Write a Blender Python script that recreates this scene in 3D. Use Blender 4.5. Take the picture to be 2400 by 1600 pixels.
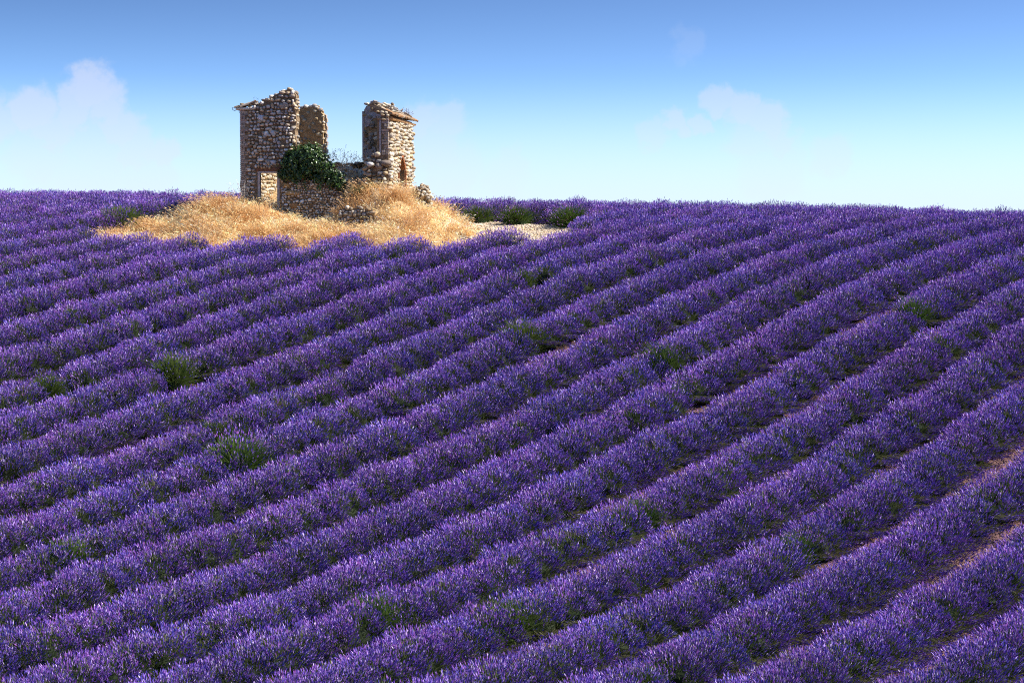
import bpy, bmesh, math, random
import numpy as np
from mathutils import Vector, Matrix, noise

R = math.radians
scene = bpy.context.scene
for o in list(bpy.data.objects):
    bpy.data.objects.remove(o)

# ------------------------------------------------------------------ camera
cam_d = bpy.data.cameras.new("camera")
cam_d.sensor_width = 36.0
cam_d.lens = 67.5
cam_d.clip_start = 0.5
cam_d.clip_end = 5000.0
cam = bpy.data.objects.new("camera", cam_d)
scene.collection.objects.link(cam)
cam.location = (0, 0, 0)
cam.rotation_euler = (math.pi / 2 - math.atan(250 / 4500), 0, 0)
scene.camera = cam

# ------------------------------------------------------------------ sun and sky
SUN_EL = R(44)
SUN_AZ = R(-6)            # measured from +X towards +Y (away from the camera)
sun_dir = Vector((math.cos(SUN_AZ) * math.cos(SUN_EL), math.sin(SUN_AZ) * math.cos(SUN_EL), math.sin(SUN_EL)))
sun_d = bpy.data.lights.new("sun", 'SUN')
sun_d.energy = 5.0
sun_d.angle = R(0.53)
sun_d.color = (1.0, 0.95, 0.87)
sun = bpy.data.objects.new("sun", sun_d)
sun.rotation_euler = sun_dir.to_track_quat('Z', 'Y').to_euler()
sun.location = (40, 0, 60)
scene.collection.objects.link(sun)

world = bpy.data.worlds.new("World")
scene.world = world
world.use_nodes = True
wn = world.node_tree.nodes
wl = world.node_tree.links
wn.clear()


def nd(tree, kind, **kw):
    n = tree.nodes.new(kind)
    for k, v in kw.items():
        if k.startswith("i_"):
            n.inputs[int(k[2:])].default_value = v
        else:
            setattr(n, k, v)
    return n


def wmath(op, a=None, b=None, clamp=False):
    n = nd(world.node_tree, 'ShaderNodeMath', operation=op, use_clamp=clamp)
    for i, v in enumerate((a, b)):
        if v is None:
            continue
        if isinstance(v, (int, float)):
            n.inputs[i].default_value = v
        else:
            wl.new(v, n.inputs[i])
    return n.outputs[0]


tc = wn.new('ShaderNodeTexCoord')
sep = wn.new('ShaderNodeSeparateXYZ')
wl.new(tc.outputs['Generated'], sep.inputs[0])
# clear dry air over a plateau: the sky deepens quickly above the horizon, all round
zz = wmath('ADD', wmath('MULTIPLY', wmath('POWER', wmath('MAXIMUM', sep.outputs[2], 0.0), 2.0), 28.0), 0.17)
comb = wn.new('ShaderNodeCombineXYZ')
wl.new(sep.outputs[0], comb.inputs[0])
wl.new(sep.outputs[1], comb.inputs[1])
wl.new(zz, comb.inputs[2])
sky = wn.new('ShaderNodeTexSky')
sky.sky_type = 'NISHITA'
sky.sun_disc = False
sky.sun_elevation = SUN_EL
sky.sun_rotation = math.pi / 2 - SUN_AZ
sky.altitude = 600
sky.air_density = 1.3
sky.dust_density = 0.7
sky.ozone_density = 1.5
wl.new(comb.outputs[0], sky.inputs[0])
hsv = wn.new('ShaderNodeHueSaturation')
hsv.inputs['Hue'].default_value = 0.5
hsv.inputs['Saturation'].default_value = 1.0
hsv.inputs['Value'].default_value = 1.0
wl.new(sky.outputs[0], hsv.inputs['Color'])


def wvec(op, a, v):
    n = nd(world.node_tree, 'ShaderNodeVectorMath', operation=op)
    wl.new(a, n.inputs[0])
    n.inputs[1].default_value = v
    return n.outputs[0]


gam = wn.new('ShaderNodeGamma')          # the photograph's own contrast
gam.inputs['Gamma'].default_value = 1.55
wl.new(wvec('MULTIPLY', hsv.outputs[0], (0.2, 0.2, 0.2)), gam.inputs['Color'])
skyraw = wvec('MULTIPLY', gam.outputs[0], (6.1, 5.9, 5.55))
hz = nd(world.node_tree, 'ShaderNodeMapRange', interpolation_type='SMOOTHSTEP')   # pale haze lying on the horizon all round
hz.inputs['From Min'].default_value = 0.085
hz.inputs['From Max'].default_value = 0.0
hz.inputs['To Min'].default_value = 0.0
hz.inputs['To Max'].default_value = 0.9
wl.new(sep.outputs[2], hz.inputs['Value'])
hmix = nd(world.node_tree, 'ShaderNodeMix', data_type='RGBA')
hmix.inputs[7].default_value = (3.3, 3.75, 4.05, 1)
wl.new(hz.outputs[0], hmix.inputs[0])
wl.new(skyraw, hmix.inputs[6])
skycol = hmix.outputs[2]

# thin fair-weather clouds standing low over the horizon all round
az = wmath('DIVIDE', sep.outputs[0], wmath('ADD', wmath('ABSOLUTE', sep.outputs[1]), 0.0001))
ele = wmath('DIVIDE', sep.outputs[2], wmath('ADD', wmath('ABSOLUTE', sep.outputs[1]), 0.0001))
cvec = wn.new('ShaderNodeCombineXYZ')
wl.new(az, cvec.inputs[0])
wl.new(ele, cvec.inputs[1])
wl.new(wmath('SIGN', sep.outputs[1]), cvec.inputs[2])
ns = nd(world.node_tree, 'ShaderNodeTexNoise', noise_dimensions='3D')
ns.inputs['Scale'].default_value = 85.0
ns.inputs['Detail'].default_value = 5.0
ns.inputs['Roughness'].default_value = 0.55
wl.new(cvec.outputs[0], ns.inputs['Vector'])
nsub = nd(world.node_tree, 'ShaderNodeVectorMath', operation='SUBTRACT')
nsub.inputs[1].default_value = (0.5, 0.5, 0.5)
wl.new(ns.outputs['Color'], nsub.inputs[0])
nscl = nd(world.node_tree, 'ShaderNodeVectorMath', operation='SCALE')
nscl.inputs['Scale'].default_value = 0.024
wl.new(nsub.outputs[0], nscl.inputs[0])
dvec = nd(world.node_tree, 'ShaderNodeVectorMath', operation='ADD')
wl.new(cvec.outputs[0], dvec.inputs[0])
wl.new(nscl.outputs[0], dvec.inputs[1])
CLOUDS = [  # tangent of azimuth, tangent of elevation, size, density; (+1 in front, -1 behind)
    (-.268, .058, .012, .75, 1), (-.249, .064, .012, .95, 1), (-.238, .054, .010, .8, 1), (-.219, .074, .0125, 1, 1), (-.227, .064, .010, .9, 1),
    (-.209, .066, .010, .9, 1), (-.203, .054, .010, .8, 1), (-.195, .045, .010, .65, 1), (-.182, .042, .008, .7, 1), (-.215, .048, .016, .45, 1),
    (-.245, .044, .016, .45, 1), (-.220, .032, .018, .35, 1), (-.19, .032, .014, .35, 1),
    (-.047, .058, .010, .7, 1), (-.034, .060, .009, .6, 1), (-.038, .046, .012, .5, 1), (-.030, .034, .014, .35, 1), (.001, .038, .007, .3, 1), (-.005, .030, .010, .25, 1),
    (.108, .068, .008, .75, 1), (.120, .064, .009, .8, 1), (.132, .058, .009, .75, 1), (.138, .049, .009, .6, 1), (.124, .050, .012, .45, 1),
    (.086, .056, .006, .7, 1), (.097, .055, .005, .65, 1), (.074, .051, .007, .45, 1), (.165, .041, .010, .45, 1), (.092, .099, .009, .16, 1), (.135, .034, .016, .3, 1),
    (.36, .06, .016, .8, 1), (.40, .05, .02, .7, 1), (-.37, .055, .018, .8, 1), (-.5, .06, .02, .7, 1), (.62, .06, .025, .8, 1),
    (.1, .06, .02, .8, -1), (-.2, .07, .02, .7, -1), (.4, .05, .02, .8, -1),
]
mask = None
for (cx, cy, cr, cd, cs) in CLOUDS:
    dn = nd(world.node_tree, 'ShaderNodeVectorMath', operation='DISTANCE')
    dn.inputs[1].default_value = (cx, cy, cs)
    wl.new(dvec.outputs[0], dn.inputs[0])
    mr = nd(world.node_tree, 'ShaderNodeMapRange', interpolation_type='SMOOTHSTEP')
    mr.inputs['From Min'].default_value = cr * 1.5
    mr.inputs['From Max'].default_value = cr * 0.72
    mr.inputs['To Min'].default_value = 0
    mr.inputs['To Max'].default_value = cd
    wl.new(dn.outputs['Value'], mr.inputs['Value'])
    mask = mr.outputs[0] if mask is None else wmath('MAXIMUM', mask, mr.outputs[0])
cmix = nd(world.node_tree, 'ShaderNodeMix', data_type='RGBA')
cmix.inputs[7].default_value = (3.2, 3.3, 3.85, 1)
wl.new(wmath('MULTIPLY', mask, 0.52, clamp=True), cmix.inputs[0])
wl.new(skycol, cmix.inputs[6])
bg = wn.new('ShaderNodeBackground')
bg.inputs['Strength'].default_value = 0.125
wl.new(cmix.outputs[2], bg.inputs['Color'])
wo = wn.new('ShaderNodeOutputWorld')
wl.new(bg.outputs[0], wo.inputs['Surface'])

scene.view_settings.view_transform = 'Standard'
scene.view_settings.look = 'None'
scene.view_settings.exposure = 0.97
scene.view_settings.gamma = 1.0
scene.view_settings.use_curve_mapping = False
scene.cycles.max_bounces = 4
scene.cycles.diffuse_bounces = 2
scene.cycles.glossy_bounces = 2
scene.cycles.transmission_bounces = 2
scene.cycles.filter_width = 1.1
scene.cycles.use_denoising = False      # keeps the fine flower heads crisp
scene.cycles.use_adaptive_sampling = True
scene.cycles.adaptive_threshold = 0.025
scene.cycles.debug_use_spatial_splits = True

# ------------------------------------------------------------------ helpers
rng = np.random.default_rng(7)
rnd = random.Random(11)
COL = scene.collection


def tag(o, label=None, cat=None, group=None, kind=None):
    if label:
        o["label"] = label
    if cat:
        o["category"] = cat
    if group:
        o["group"] = group
    if kind:
        o["kind"] = kind
    return o


def link(name, data, parent=None, mat=None):
    o = bpy.data.objects.new(name, data)
    COL.objects.link(o)
    if parent is not None:
        o.parent = parent
    if mat is not None:
        data.materials.append(mat)
    return o


def empty(name, loc, rz=0.0):
    o = bpy.data.objects.new(name, None)
    o.empty_display_size = 0.3
    COL.objects.link(o)
    o.location = loc
    o.rotation_euler = (0, 0, rz)
    return o


def tri_mesh(name, V, F, C=None, smooth=False):
    V = np.asarray(V, dtype=np.float32)
    F = np.asarray(F, dtype=np.int32)
    me = bpy.data.meshes.new(name)
    me.vertices.add(len(V))
    me.vertices.foreach_set("co", V.ravel())
    me.loops.add(F.size)
    me.loops.foreach_set("vertex_index", F.ravel())
    me.polygons.add(len(F))
    me.polygons.foreach_set("loop_start", np.arange(0, F.size, F.shape[1], dtype=np.int32))
    me.polygons.foreach_set("use_smooth", np.full(len(F), smooth, dtype=bool))
    if C is not None:
        at = me.attributes.new("tint", 'FLOAT_COLOR', 'POINT')
        C = np.asarray(C, dtype=np.float32)
        at.data.foreach_set("color", np.concatenate([C, np.ones((len(C), 1), np.float32)], 1).ravel())
    me.update(calc_edges=True)
    me.validate()
    return me


class Soup:
    """collects triangle pieces with a colour per vertex"""

    def __init__(self):
        self.V, self.F, self.C, self.n = [], [], [], 0

    def add(self, V, F, C):
        V = np.asarray(V, float).reshape(-1, 3)
        self.V.append(V)
        self.F.append(np.asarray(F, int).reshape(-1, 3) + self.n)
        self.C.append(np.broadcast_to(np.asarray(C, float), (len(V), 3)))
        self.n += len(V)

    def mesh(self, name, smooth=False):
        return tri_mesh(name, np.concatenate(self.V), np.concatenate(self.F), np.concatenate(self.C), smooth)


# ------------------------------------------------------------------ materials
def material(name):
    m = bpy.data.materials.new(name)
    m.use_nodes = True
    b = m.node_tree.nodes["Principled BSDF"]
    b.inputs["Specular IOR Level"].default_value = 0.25
    return m, m.node_tree, b


def noise_mat(name, cols, scale, rough=0.9, bump=0.3, bump_scale=None, detail=8.0, stops=None, bump_dist=0.02):
    m, t, b = material(name)
    tcn = t.nodes.new('ShaderNodeTexCoord')
    n = nd(t, 'ShaderNodeTexNoise')
    n.inputs['Scale'].default_value = scale
    n.inputs['Detail'].default_value = detail
    n.inputs['Roughness'].default_value = 0.65
    t.links.new(tcn.outputs['Object'], n.inputs['Vector'])
    r = t.nodes.new('ShaderNodeValToRGB')
    e = r.color_ramp.elements
    k = len(cols)
    stops = stops or [0.3 + 0.4 * i / (k - 1) for i in range(k)]
    while len(e) < k:
        e.new(0.5)
    for i in range(k):
        e[i].position = stops[i]
        e[i].color = (*cols[i], 1)
    t.links.new(n.outputs['Fac'], r.inputs[0])
    t.links.new(r.outputs[0], b.inputs['Base Color'])
    b.inputs['Roughness'].default_value = rough
    if bump:
        n2 = nd(t, 'ShaderNodeTexNoise')
        n2.inputs['Scale'].default_value = bump_scale or scale * 3
        n2.inputs['Detail'].default_value = 6
        t.links.new(tcn.outputs['Object'], n2.inputs['Vector'])
        bp = t.nodes.new('ShaderNodeBump')
        bp.inputs['Strength'].default_value = bump
        bp.inputs['Distance'].default_value = bump_dist
        t.links.new(n2.outputs['Fac'], bp.inputs['Height'])
        t.links.new(bp.outputs[0], b.inputs['Normal'])
    return m


def tint_mat(name, rough=0.8, spec=0.2, jitter=0.25, translucent=0.0, hue=0.0, noise_scale=0.0, objcolor=False, bump=0.0):
    """colour from the mesh's own tint (or the object's colour), varied from copy to copy"""
    m, t, b = material(name)
    if objcolor:
        oi0 = t.nodes.new('ShaderNodeObjectInfo')
        src = oi0.outputs['Color']
    else:
        a = nd(t, 'ShaderNodeAttribute', attribute_name="tint")
        src = a.outputs['Color']
    h = t.nodes.new('ShaderNodeHueSaturation')
    oi = t.nodes.new('ShaderNodeObjectInfo')
    mr = t.nodes.new('ShaderNodeMapRange')
    mr.inputs['To Min'].default_value = 1 - jitter
    mr.inputs['To Max'].default_value = 1 + jitter
    t.links.new(oi.outputs['Random'], mr.inputs['Value'])
    t.links.new(mr.outputs[0], h.inputs['Value'])
    if hue:
        mh = t.nodes.new('ShaderNodeMath')
        mh.operation = 'MULTIPLY'
        mh.inputs[1].default_value = 7.31
        t.links.new(oi.outputs['Random'], mh.inputs[0])
        fr = t.nodes.new('ShaderNodeMath')
        fr.operation = 'FRACT'
        t.links.new(mh.outputs[0], fr.inputs[0])
        m2 = t.nodes.new('ShaderNodeMapRange')
        m2.inputs['To Min'].default_value = 0.5 - hue
        m2.inputs['To Max'].default_value = 0.5 + hue
        t.links.new(fr.outputs[0], m2.inputs['Value'])
        t.links.new(m2.outputs[0], h.inputs['Hue'])
    t.links.new(src, h.inputs['Color'])
    out = h.outputs[0]
    if noise_scale:
        tcn = t.nodes.new('ShaderNodeTexCoord')
        geo = t.nodes.new('ShaderNodeNewGeometry')
        n = nd(t, 'ShaderNodeTexNoise')
        n.inputs['Scale'].default_value = noise_scale
        n.inputs['Detail'].default_value = 7
        n.inputs['Roughness'].default_value = 0.7
        t.links.new(geo.outputs['Position'], n.inputs['Vector'])
        mx = nd(t, 'ShaderNodeMix', data_type='RGBA', blend_type='MULTIPLY')
        rr = t.nodes.new('ShaderNodeMapRange')
        rr.inputs['From Min'].default_value = 0.25
        rr.inputs['From Max'].default_value = 0.75
        rr.inputs['To Min'].default_value = 0.6
        rr.inputs['To Max'].default_value = 1.25
        t.links.new(n.outputs['Fac'], rr.inputs['Value'])
        mx.inputs[0].default_value = 1.0
        t.links.new(out, mx.inputs[6])
        t.links.new(rr.outputs[0], mx.inputs[7])
        out = mx.outputs[2]
        if bump:
            bp = t.nodes.new('ShaderNodeBump')
            bp.inputs['Strength'].default_value = bump
            bp.inputs['Distance'].default_value = 0.02
            t.links.new(n.outputs['Fac'], bp.inputs['Height'])
            t.links.new(bp.outputs[0], b.inputs['Normal'])
    t.links.new(out, b.inputs['Base Color'])
    b.inputs['Roughness'].default_value = rough
    b.inputs['Specular IOR Level'].default_value = spec
    if translucent:
        tr = t.nodes.new('ShaderNodeBsdfTranslucent')
        t.links.new(out, tr.inputs['Color'])
        ms = t.nodes.new('ShaderNodeMixShader')
        ms.inputs[0].default_value = translucent
        outn = t.nodes["Material Output"]
        t.links.new(b.outputs[0], ms.inputs[1])
        t.links.new(tr.outputs[0], ms.inputs[2])
        t.links.new(ms.outputs[0], outn.inputs['Surface'])
    return m


M_lav = tint_mat("lavender_plant", rough=0.75, spec=0.15, jitter=0.16, translucent=0.2, hue=0.014)
M_grass = tint_mat("dry_grass_straw", rough=0.6, spec=0.3, jitter=0.0, translucent=0.42)
M_ivy = tint_mat("ivy_leaf", rough=0.33, spec=0.5, jitter=0.0, translucent=0.22)
M_weed = tint_mat("dry_weed", rough=0.85, spec=0.1, jitter=0.1)
M_stone = tint_mat("river_cobble", rough=0.8, spec=0.25, jitter=0.0, noise_scale=28.0, objcolor=True, bump=0.35)
M_stone_j = tint_mat("river_cobble_small", rough=0.8, spec=0.25, jitter=0.0, noise_scale=28.0, bump=0.35)
M_brick = tint_mat("weathered_brick", rough=0.9, spec=0.1, jitter=0.0, noise_scale=40.0, objcolor=True, bump=0.4)
M_tile = tint_mat("roof_tile_clay", rough=0.9, spec=0.1, jitter=0.0, noise_scale=22.0, objcolor=True, bump=0.3)
M_mortar = noise_mat("earth_mortar", [(0.10, 0.062, 0.034), (0.21, 0.14, 0.08), (0.34, 0.25, 0.155)], 5.0, bump=0.8, bump_scale=22, bump_dist=0.05)
M_render = noise_mat("old_wall_render", [(0.17, 0.105, 0.05), (0.30, 0.20, 0.10), (0.40, 0.29, 0.17)], 4.0, bump=0.7, bump_scale=16, bump_dist=0.05)
M_plaster = noise_mat("grey_plaster", [(0.20, 0.165, 0.15), (0.36, 0.31, 0.29), (0.48, 0.43, 0.40)], 7.0, bump=0.4, bump_scale=30)
M_wood = noise_mat("grey_weathered_wood", [(0.22, 0.20, 0.20), (0.40, 0.37, 0.36)], 9.0, bump=0.3)
M_beam = noise_mat("dark_old_beam", [(0.03, 0.022, 0.016), (0.09, 0.065, 0.045)], 8.0, bump=0.4)
M_slab = noise_mat("pale_eave_slab", [(0.50, 0.44, 0.32), (0.68, 0.62, 0.48)], 6.0, bump=0.3)
M_redbrick = noise_mat("red_brick_surround", [(0.33, 0.11, 0.04), (0.52, 0.20, 0.08)], 9.0, bump=0.4)
M_iron = noise_mat("rusty_wire", [(0.05, 0.04, 0.035), (0.12, 0.08, 0.06)], 20, bump=0)
M_board = noise_mat("grey_old_board", [(0.20, 0.19, 0.19), (0.36, 0.34, 0.33)], 9.0, bump=0.3)

# ------------------------------------------------------------------ the hill
HX0, HY0, HS = -48.0, 18.0, 4.0
HSTR = (
    "-1204,-1111,-1019,-925,-830,-733,-635,-536,-437,-338,-242,-151,-66,9,74,125,163,186,194,189,170,140,98,47,-12,-77,-148,-222,-299,-378,-458;"
    "-1217,-1125,-1033,-940,-846,-750,-652,-552,-452,-352,-253,-159,-72,6,72,124,162,184,192,184,164,131,87,33,-28,-95,-168,-244,-323,-402,-483;"
    "-1230,-1139,-1047,-955,-862,-767,-669,-569,-468,-365,-264,-167,-77,3,71,124,162,183,189,180,157,121,75,19,-44,-114,-189,-266,-346,-427,-508;"
    "-1242,-1152,-1061,-970,-878,-784,-687,-587,-485,-380,-276,-175,-81,2,72,126,163,184,188,176,151,112,63,5,-61,-133,-210,-289,-371,-452,-534;"
    "-1253,-1163,-1074,-984,-894,-802,-706,-607,-504,-397,-289,-183,-85,2,74,129,166,186,187,173,144,103,50,-11,-79,-153,-232,-313,-395,-478,-561;"
    "-1262,-1174,-1086,-998,-909,-819,-726,-628,-524,-415,-302,-191,-87,4,78,134,170,188,187,169,137,92,37,-27,-98,-175,-255,-337,-421,-505,-588;"
    "-1270,-1182,-1095,-1009,-923,-836,-747,-651,-547,-434,-316,-198,-88,7,83,139,175,190,186,165,128,80,21,-46,-119,-197,-279,-363,-448,-533,-617;"
    "-1277,-1189,-1103,-1017,-934,-851,-765,-673,-570,-454,-330,-204,-88,10,88,143,178,191,183,158,118,66,4,-66,-142,-222,-305,-390,-476,-561,-647;"
    "-1283,-1195,-1108,-1023,-941,-861,-781,-693,-590,-472,-342,-209,-90,9,88,143,177,188,176,147,104,48,-16,-88,-166,-248,-333,-419,-505,-591,-677;"
    "-1289,-1200,-1112,-1025,-943,-866,-792,-705,-601,-480,-345,-211,-93,3,82,138,171,180,165,133,87,28,-39,-114,-194,-277,-363,-450,-536,-623,-709;"
    "-1297,-1206,-1116,-1027,-942,-864,-795,-708,-602,-481,-345,-210,-94,0,78,133,163,168,151,116,66,5,-65,-141,-223,-307,-394,-481,-568,-655,-741;"
    "-1307,-1215,-1123,-1032,-942,-861,-796,-709,-601,-480,-341,-203,-87,5,79,131,155,155,134,96,43,-20,-92,-171,-253,-339,-427,-514,-601,-688,-774;"
    "-1320,-1228,-1136,-1044,-954,-870,-798,-706,-594,-471,-330,-189,-73,16,86,131,148,142,116,74,18,-48,-121,-201,-285,-372,-460,-547,-634,-721,-807;"
    "-1336,-1244,-1152,-1062,-973,-888,-805,-702,-585,-459,-316,-171,-55,30,93,130,140,128,97,51,-7,-76,-151,-232,-317,-405,-493,-580,-667,-754,-840;"
    "-1352,-1260,-1169,-1080,-992,-906,-817,-703,-577,-442,-296,-152,-41,40,98,127,130,112,77,27,-34,-105,-182,-264,-350,-437,-525,-612,-699,-785,-872;"
    "-1366,-1273,-1182,-1092,-1004,-916,-821,-702,-565,-420,-273,-134,-29,48,99,120,117,94,55,2,-62,-133,-212,-295,-381,-469,-557,-643,-730,-816,-902;"
    "-1376,-1283,-1189,-1097,-1004,-909,-805,-683,-545,-399,-254,-121,-18,54,95,109,101,74,32,-23,-89,-161,-241,-324,-411,-499,-587,-673,-759,-846,-932;"
    "-1383,-1287,-1191,-1094,-996,-894,-783,-659,-524,-384,-246,-121,-23,46,82,92,81,52,8,-49,-115,-188,-268,-353,-440,-528,-615,-701,-787,-873,-959;"
    "-1385,-1286,-1187,-1087,-984,-876,-762,-638,-507,-374,-246,-132,-40,24,59,69,57,28,-17,-74,-140,-214,-294,-379,-466,-554,-640,-727,-813,-899,-985;"
    "-1383,-1282,-1180,-1076,-970,-859,-743,-621,-495,-370,-251,-147,-62,-2,32,42,31,2,-42,-98,-164,-238,-318,-403,-490,-577,-664,-750,-837,-923,-1010;"
    "-1379,-1276,-1171,-1065,-956,-844,-727,-608,-488,-370,-260,-164,-86,-30,3,13,4,-24,-67,-122,-188,-261,-341,-425,-512,-599,-686,-772,-859,-946,-1033;-"
    "1373,-1268,-1161,-1053,-943,-831,-716,-599,-484,-373,-270,-181,-108,-56,-25,-15,-24,-50,-92,-146,-210,-283,-362,-446,-532,-619,-706,-793,-880,-967,-"
    "1054;-1365,-1259,-1151,-1043,-932,-820,-707,-594,-483,-377,-281,-197,-130,-81,-52,-42,-51,-76,-117,-170,-233,-305,-383,-466,-551,-638,-725,-813,-"
    "901,-988,-1075;-1357,-1250,-1142,-1033,-923,-811,-700,-590,-483,-383,-292,-213,-150,-104,-77,-68,-76,-102,-141,-193,-256,-327,-404,-486,-571,-657,-"
    "745,-833,-921,-1008,-1096;-1349,-1241,-1133,-1024,-914,-804,-695,-588,-485,-389,-303,-228,-169,-126,-100,-93,-102,-126,-165,-217,-278,-348,-425,-"
    "506,-591,-677,-764,-852,-940,-1028,-1116"
)
HG = np.array([[int(v) for v in r.split(',')] for r in HSTR.split(';')], float) / 100.0 - 0.93   # bare ground under the plants


def _cr(p0, p1, p2, p3, t):
    return 0.5 * (2 * p1 + (p2 - p0) * t + (2 * p0 - 5 * p1 + 4 * p2 - p3) * t * t + (3 * p1 - p0 - 3 * p2 + p3) * t ** 3)


def hill(x, y):
    x = np.asarray(x, float)
    y = np.asarray(y, float)
    gx = np.clip((x - HX0) / HS, 0, HG.shape[0] - 1.001)
    gy = np.clip((y - HY0) / HS, 0, HG.shape[1] - 1.001)
    i = gx.astype(int)
    j = gy.astype(int)
    a = gx - i
    b = gy - j
    cx = lambda k: np.clip(i + k, 0, HG.shape[0] - 1)
    cy = lambda k: np.clip(j + k, 0, HG.shape[1] - 1)
    rows = [_cr(HG[cx(-1), cy(k)], HG[cx(0), cy(k)], HG[cx(1), cy(k)], HG[cx(2), cy(k)], a) for k in (-1, 0, 1, 2)]
    z = _cr(*rows, b)
    # beyond the surveyed part: flatten to a valley in front, go on falling behind
    z = z - np.clip(y - 138, 0, 120) * 0.12
    z = z - np.clip(18 - y, 0, 14) * 0.08
    return z


CLEAR = [(-15.7, 72.2), (-15.2, 75.2), (-13.7, 77.2), (-12.4, 78.6), (-11.4, 80.5), (-9.8, 82.6), (-6, 83.5), (-3.5, 82.6), (-2.4, 81.4),
         (0, 79.2), (2.8, 77.2), (3.9, 75.6), (2.5, 72.3), (.9, 70.5), (-.8, 70.0), (-3.05, 69.6), (-5.4, 70.0), (-7.75, 70.3), (-9.3, 70.2), (-10.7, 69.7),
         (-13.2, 70.5), (-15.3, 71.6)]


def in_poly(x, y, poly):
    x = np.asarray(x, float)
    y = np.asarray(y, float)
    c = np.zeros(x.shape, bool)
    n = len(poly)
    for i in range(n):
        x1, y1 = poly[i]
        x2, y2 = poly[(i + 1) % n]
        if y1 == y2:
            continue
        k = ((y1 > y) != (y2 > y)) & (x < (x2 - x1) * (y - y1) / (y2 - y1) + x1)
        c ^= k
    return c


# ruin frame: a along the front wall to the right, b into the building
RUIN = Vector((-10.567, 75.0, 0.0))
TH = R(9.3)
TA = Vector((math.cos(TH), -math.sin(TH), 0))
TB = Vector((math.sin(TH), math.cos(TH), 0))


def ruin_xy(a, b):
    return RUIN.x + TA.x * a + TB.x * b, RUIN.y + TA.y * a + TB.y * b


MOUND = [  # a, b, height of the ground in and round the ruin
    (-.5, -.2, 1.04), (.3, -.35, 1.14), (1.2, -.35, 1.12), (2, -.35, .66), (3, -.35, .20), (4, -.4, .12), (-.8, -.9, .95), (.6, -1.2, .80), (2, -1.4, .32),
    (3.4, -1.4, .02), (-2.2, -.1, .55), (-3.4, -.8, .25), (-1.0, 1, .92), (-1.2, 3, .72), (-2.4, 1.4, .45),
    (5.4, -.15, 1.72), (4.75, -.1, 1.62), (4.35, -.05, 1.40), (5.9, -.25, 1.62), (4.4, -1.0, .92), (5.0, -1.0, .95), (5.7, -1.0, .92),
    (4.3, -1.45, -.05), (5.0, -1.5, -.08), (5.8, -1.5, 0.0), (6.4, -.2, 1.32), (7.1, 0, .80), (6.2, 1.5, 1.35), (6.3, 3, 1.2), (7.0, -1.0, .5), (7.2, 1.5, .72), (7.2, 3, .75),
    (.7, 1, 1.3), (2, 1.5, 1.5), (2.6, 1.5, 1.8), (3.3, .8, 2.15), (3.8, 1.0, 2.42), (4.2, .9, 2.22), (4.6, .8, 1.95), (3.6, 2.0, 2.6), (4.3, 2.2, 2.5), (5.2, .8, 1.85), (3, 3.4, 2.55), (4.3, 3.3, 2.6), (5.0, 2.5, 2.1), (1, 3.3, 1.9),
    (2, 5, 1.1), (5, 5, 1.3), (0, 5, 1.1), (0, -2.4, .25), (2, -2.6, .1), (4, -2.8, -.2), (6, -2.6, -.1), (8, -.8, .35),
]
_mp = []
for (a, b, z) in MOUND:
    mx_, my_ = ruin_xy(a, b)
    _mp.append((mx_, my_, z - float(hill(mx_, my_))))
for i in range(len(CLEAR)):
    for k in range(3):
        p, q = CLEAR[i], CLEAR[(i + 1) % len(CLEAR)]
        s = k / 3
        _mp.append((p[0] + (q[0] - p[0]) * s, p[1] + (q[1] - p[1]) * s, 0.0))
for (x_, y_) in [(-1, 77), (.5, 76), (-1.4, 74.2), (1, 74), (-2, 71.8), (-1.9, 79.3), (2, 75.2), (-.6, 78.4), (-2.3, 76.4), (-2.6, 73), (0, 72), (-14.3, 73.2), (-13.4, 72.2)]:
    _mp.append((x_, y_, -0.06))
_mp = np.array(_mp)


def ground(x, y):
    x = np.asarray(x, float)
    y = np.asarray(y, float)
    z = hill(x, y)
    flat_x, flat_y = np.atleast_1d(x).ravel(), np.atleast_1d(y).ravel()
    near = in_poly(flat_x, flat_y, CLEAR)
    if near.any():
        qx, qy = flat_x[near], flat_y[near]
        d2 = (qx[:, None] - _mp[None, :, 0]) ** 2 + (qy[:, None] - _mp[None, :, 1]) ** 2 + 0.03
        w = d2 ** -1.8
        dz = (w * _mp[None, :, 2]).sum(1) / w.sum(1)
        zf = np.atleast_1d(z).ravel().copy()
        zf[near] += dz
        z = zf.reshape(np.shape(x)) if np.ndim(x) else float(zf[0])
    return z


def axis(parts):
    out = []
    for a, b, s in parts:
        out += list(np.arange(a, b - 1e-6, s))
    out.append(parts[-1][1])
    return np.array(out)


gxs = axis([(-900, -200, 100), (-200, -60, 20), (-60, -18, 1.5), (-18, 5, 0.22), (5, 60, 1.5), (60, 200, 20), (200, 900, 100)])
gys = axis([(-700, -100, 100), (-100, 15, 12), (15, 68, 1.5), (68, 86, 0.22), (86, 140, 2), (140, 300, 20), (300, 1500, 150)])
GX, GY = np.meshgrid(gxs, gys, indexing='ij')
GZ = ground(GX, GY)
inC = in_poly(GX.ravel(), GY.ravel(), CLEAR).astype(np.float32)
V = np.stack([GX.ravel(), GY.ravel(), GZ.ravel()], 1)
ni, nj = GX.shape
I, J = np.meshgrid(np.arange(ni - 1), np.arange(nj - 1), indexing='ij')
I, J = I.ravel(), J.ravel()
F = np.stack([I * nj + J, (I + 1) * nj + J, (I + 1) * nj + J + 1, I * nj + J + 1], 1)
gm = tri_mesh("ground", V, F, np.stack([inC, inC, inC], 1), smooth=True)
m_soil, t, b_ = material("field_soil")
geo = t.nodes.new('ShaderNodeNewGeometry')
n1 = nd(t, 'ShaderNodeTexNoise')
n1.inputs['Scale'].default_value = 1.3
n1.inputs['Detail'].default_value = 9
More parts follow.
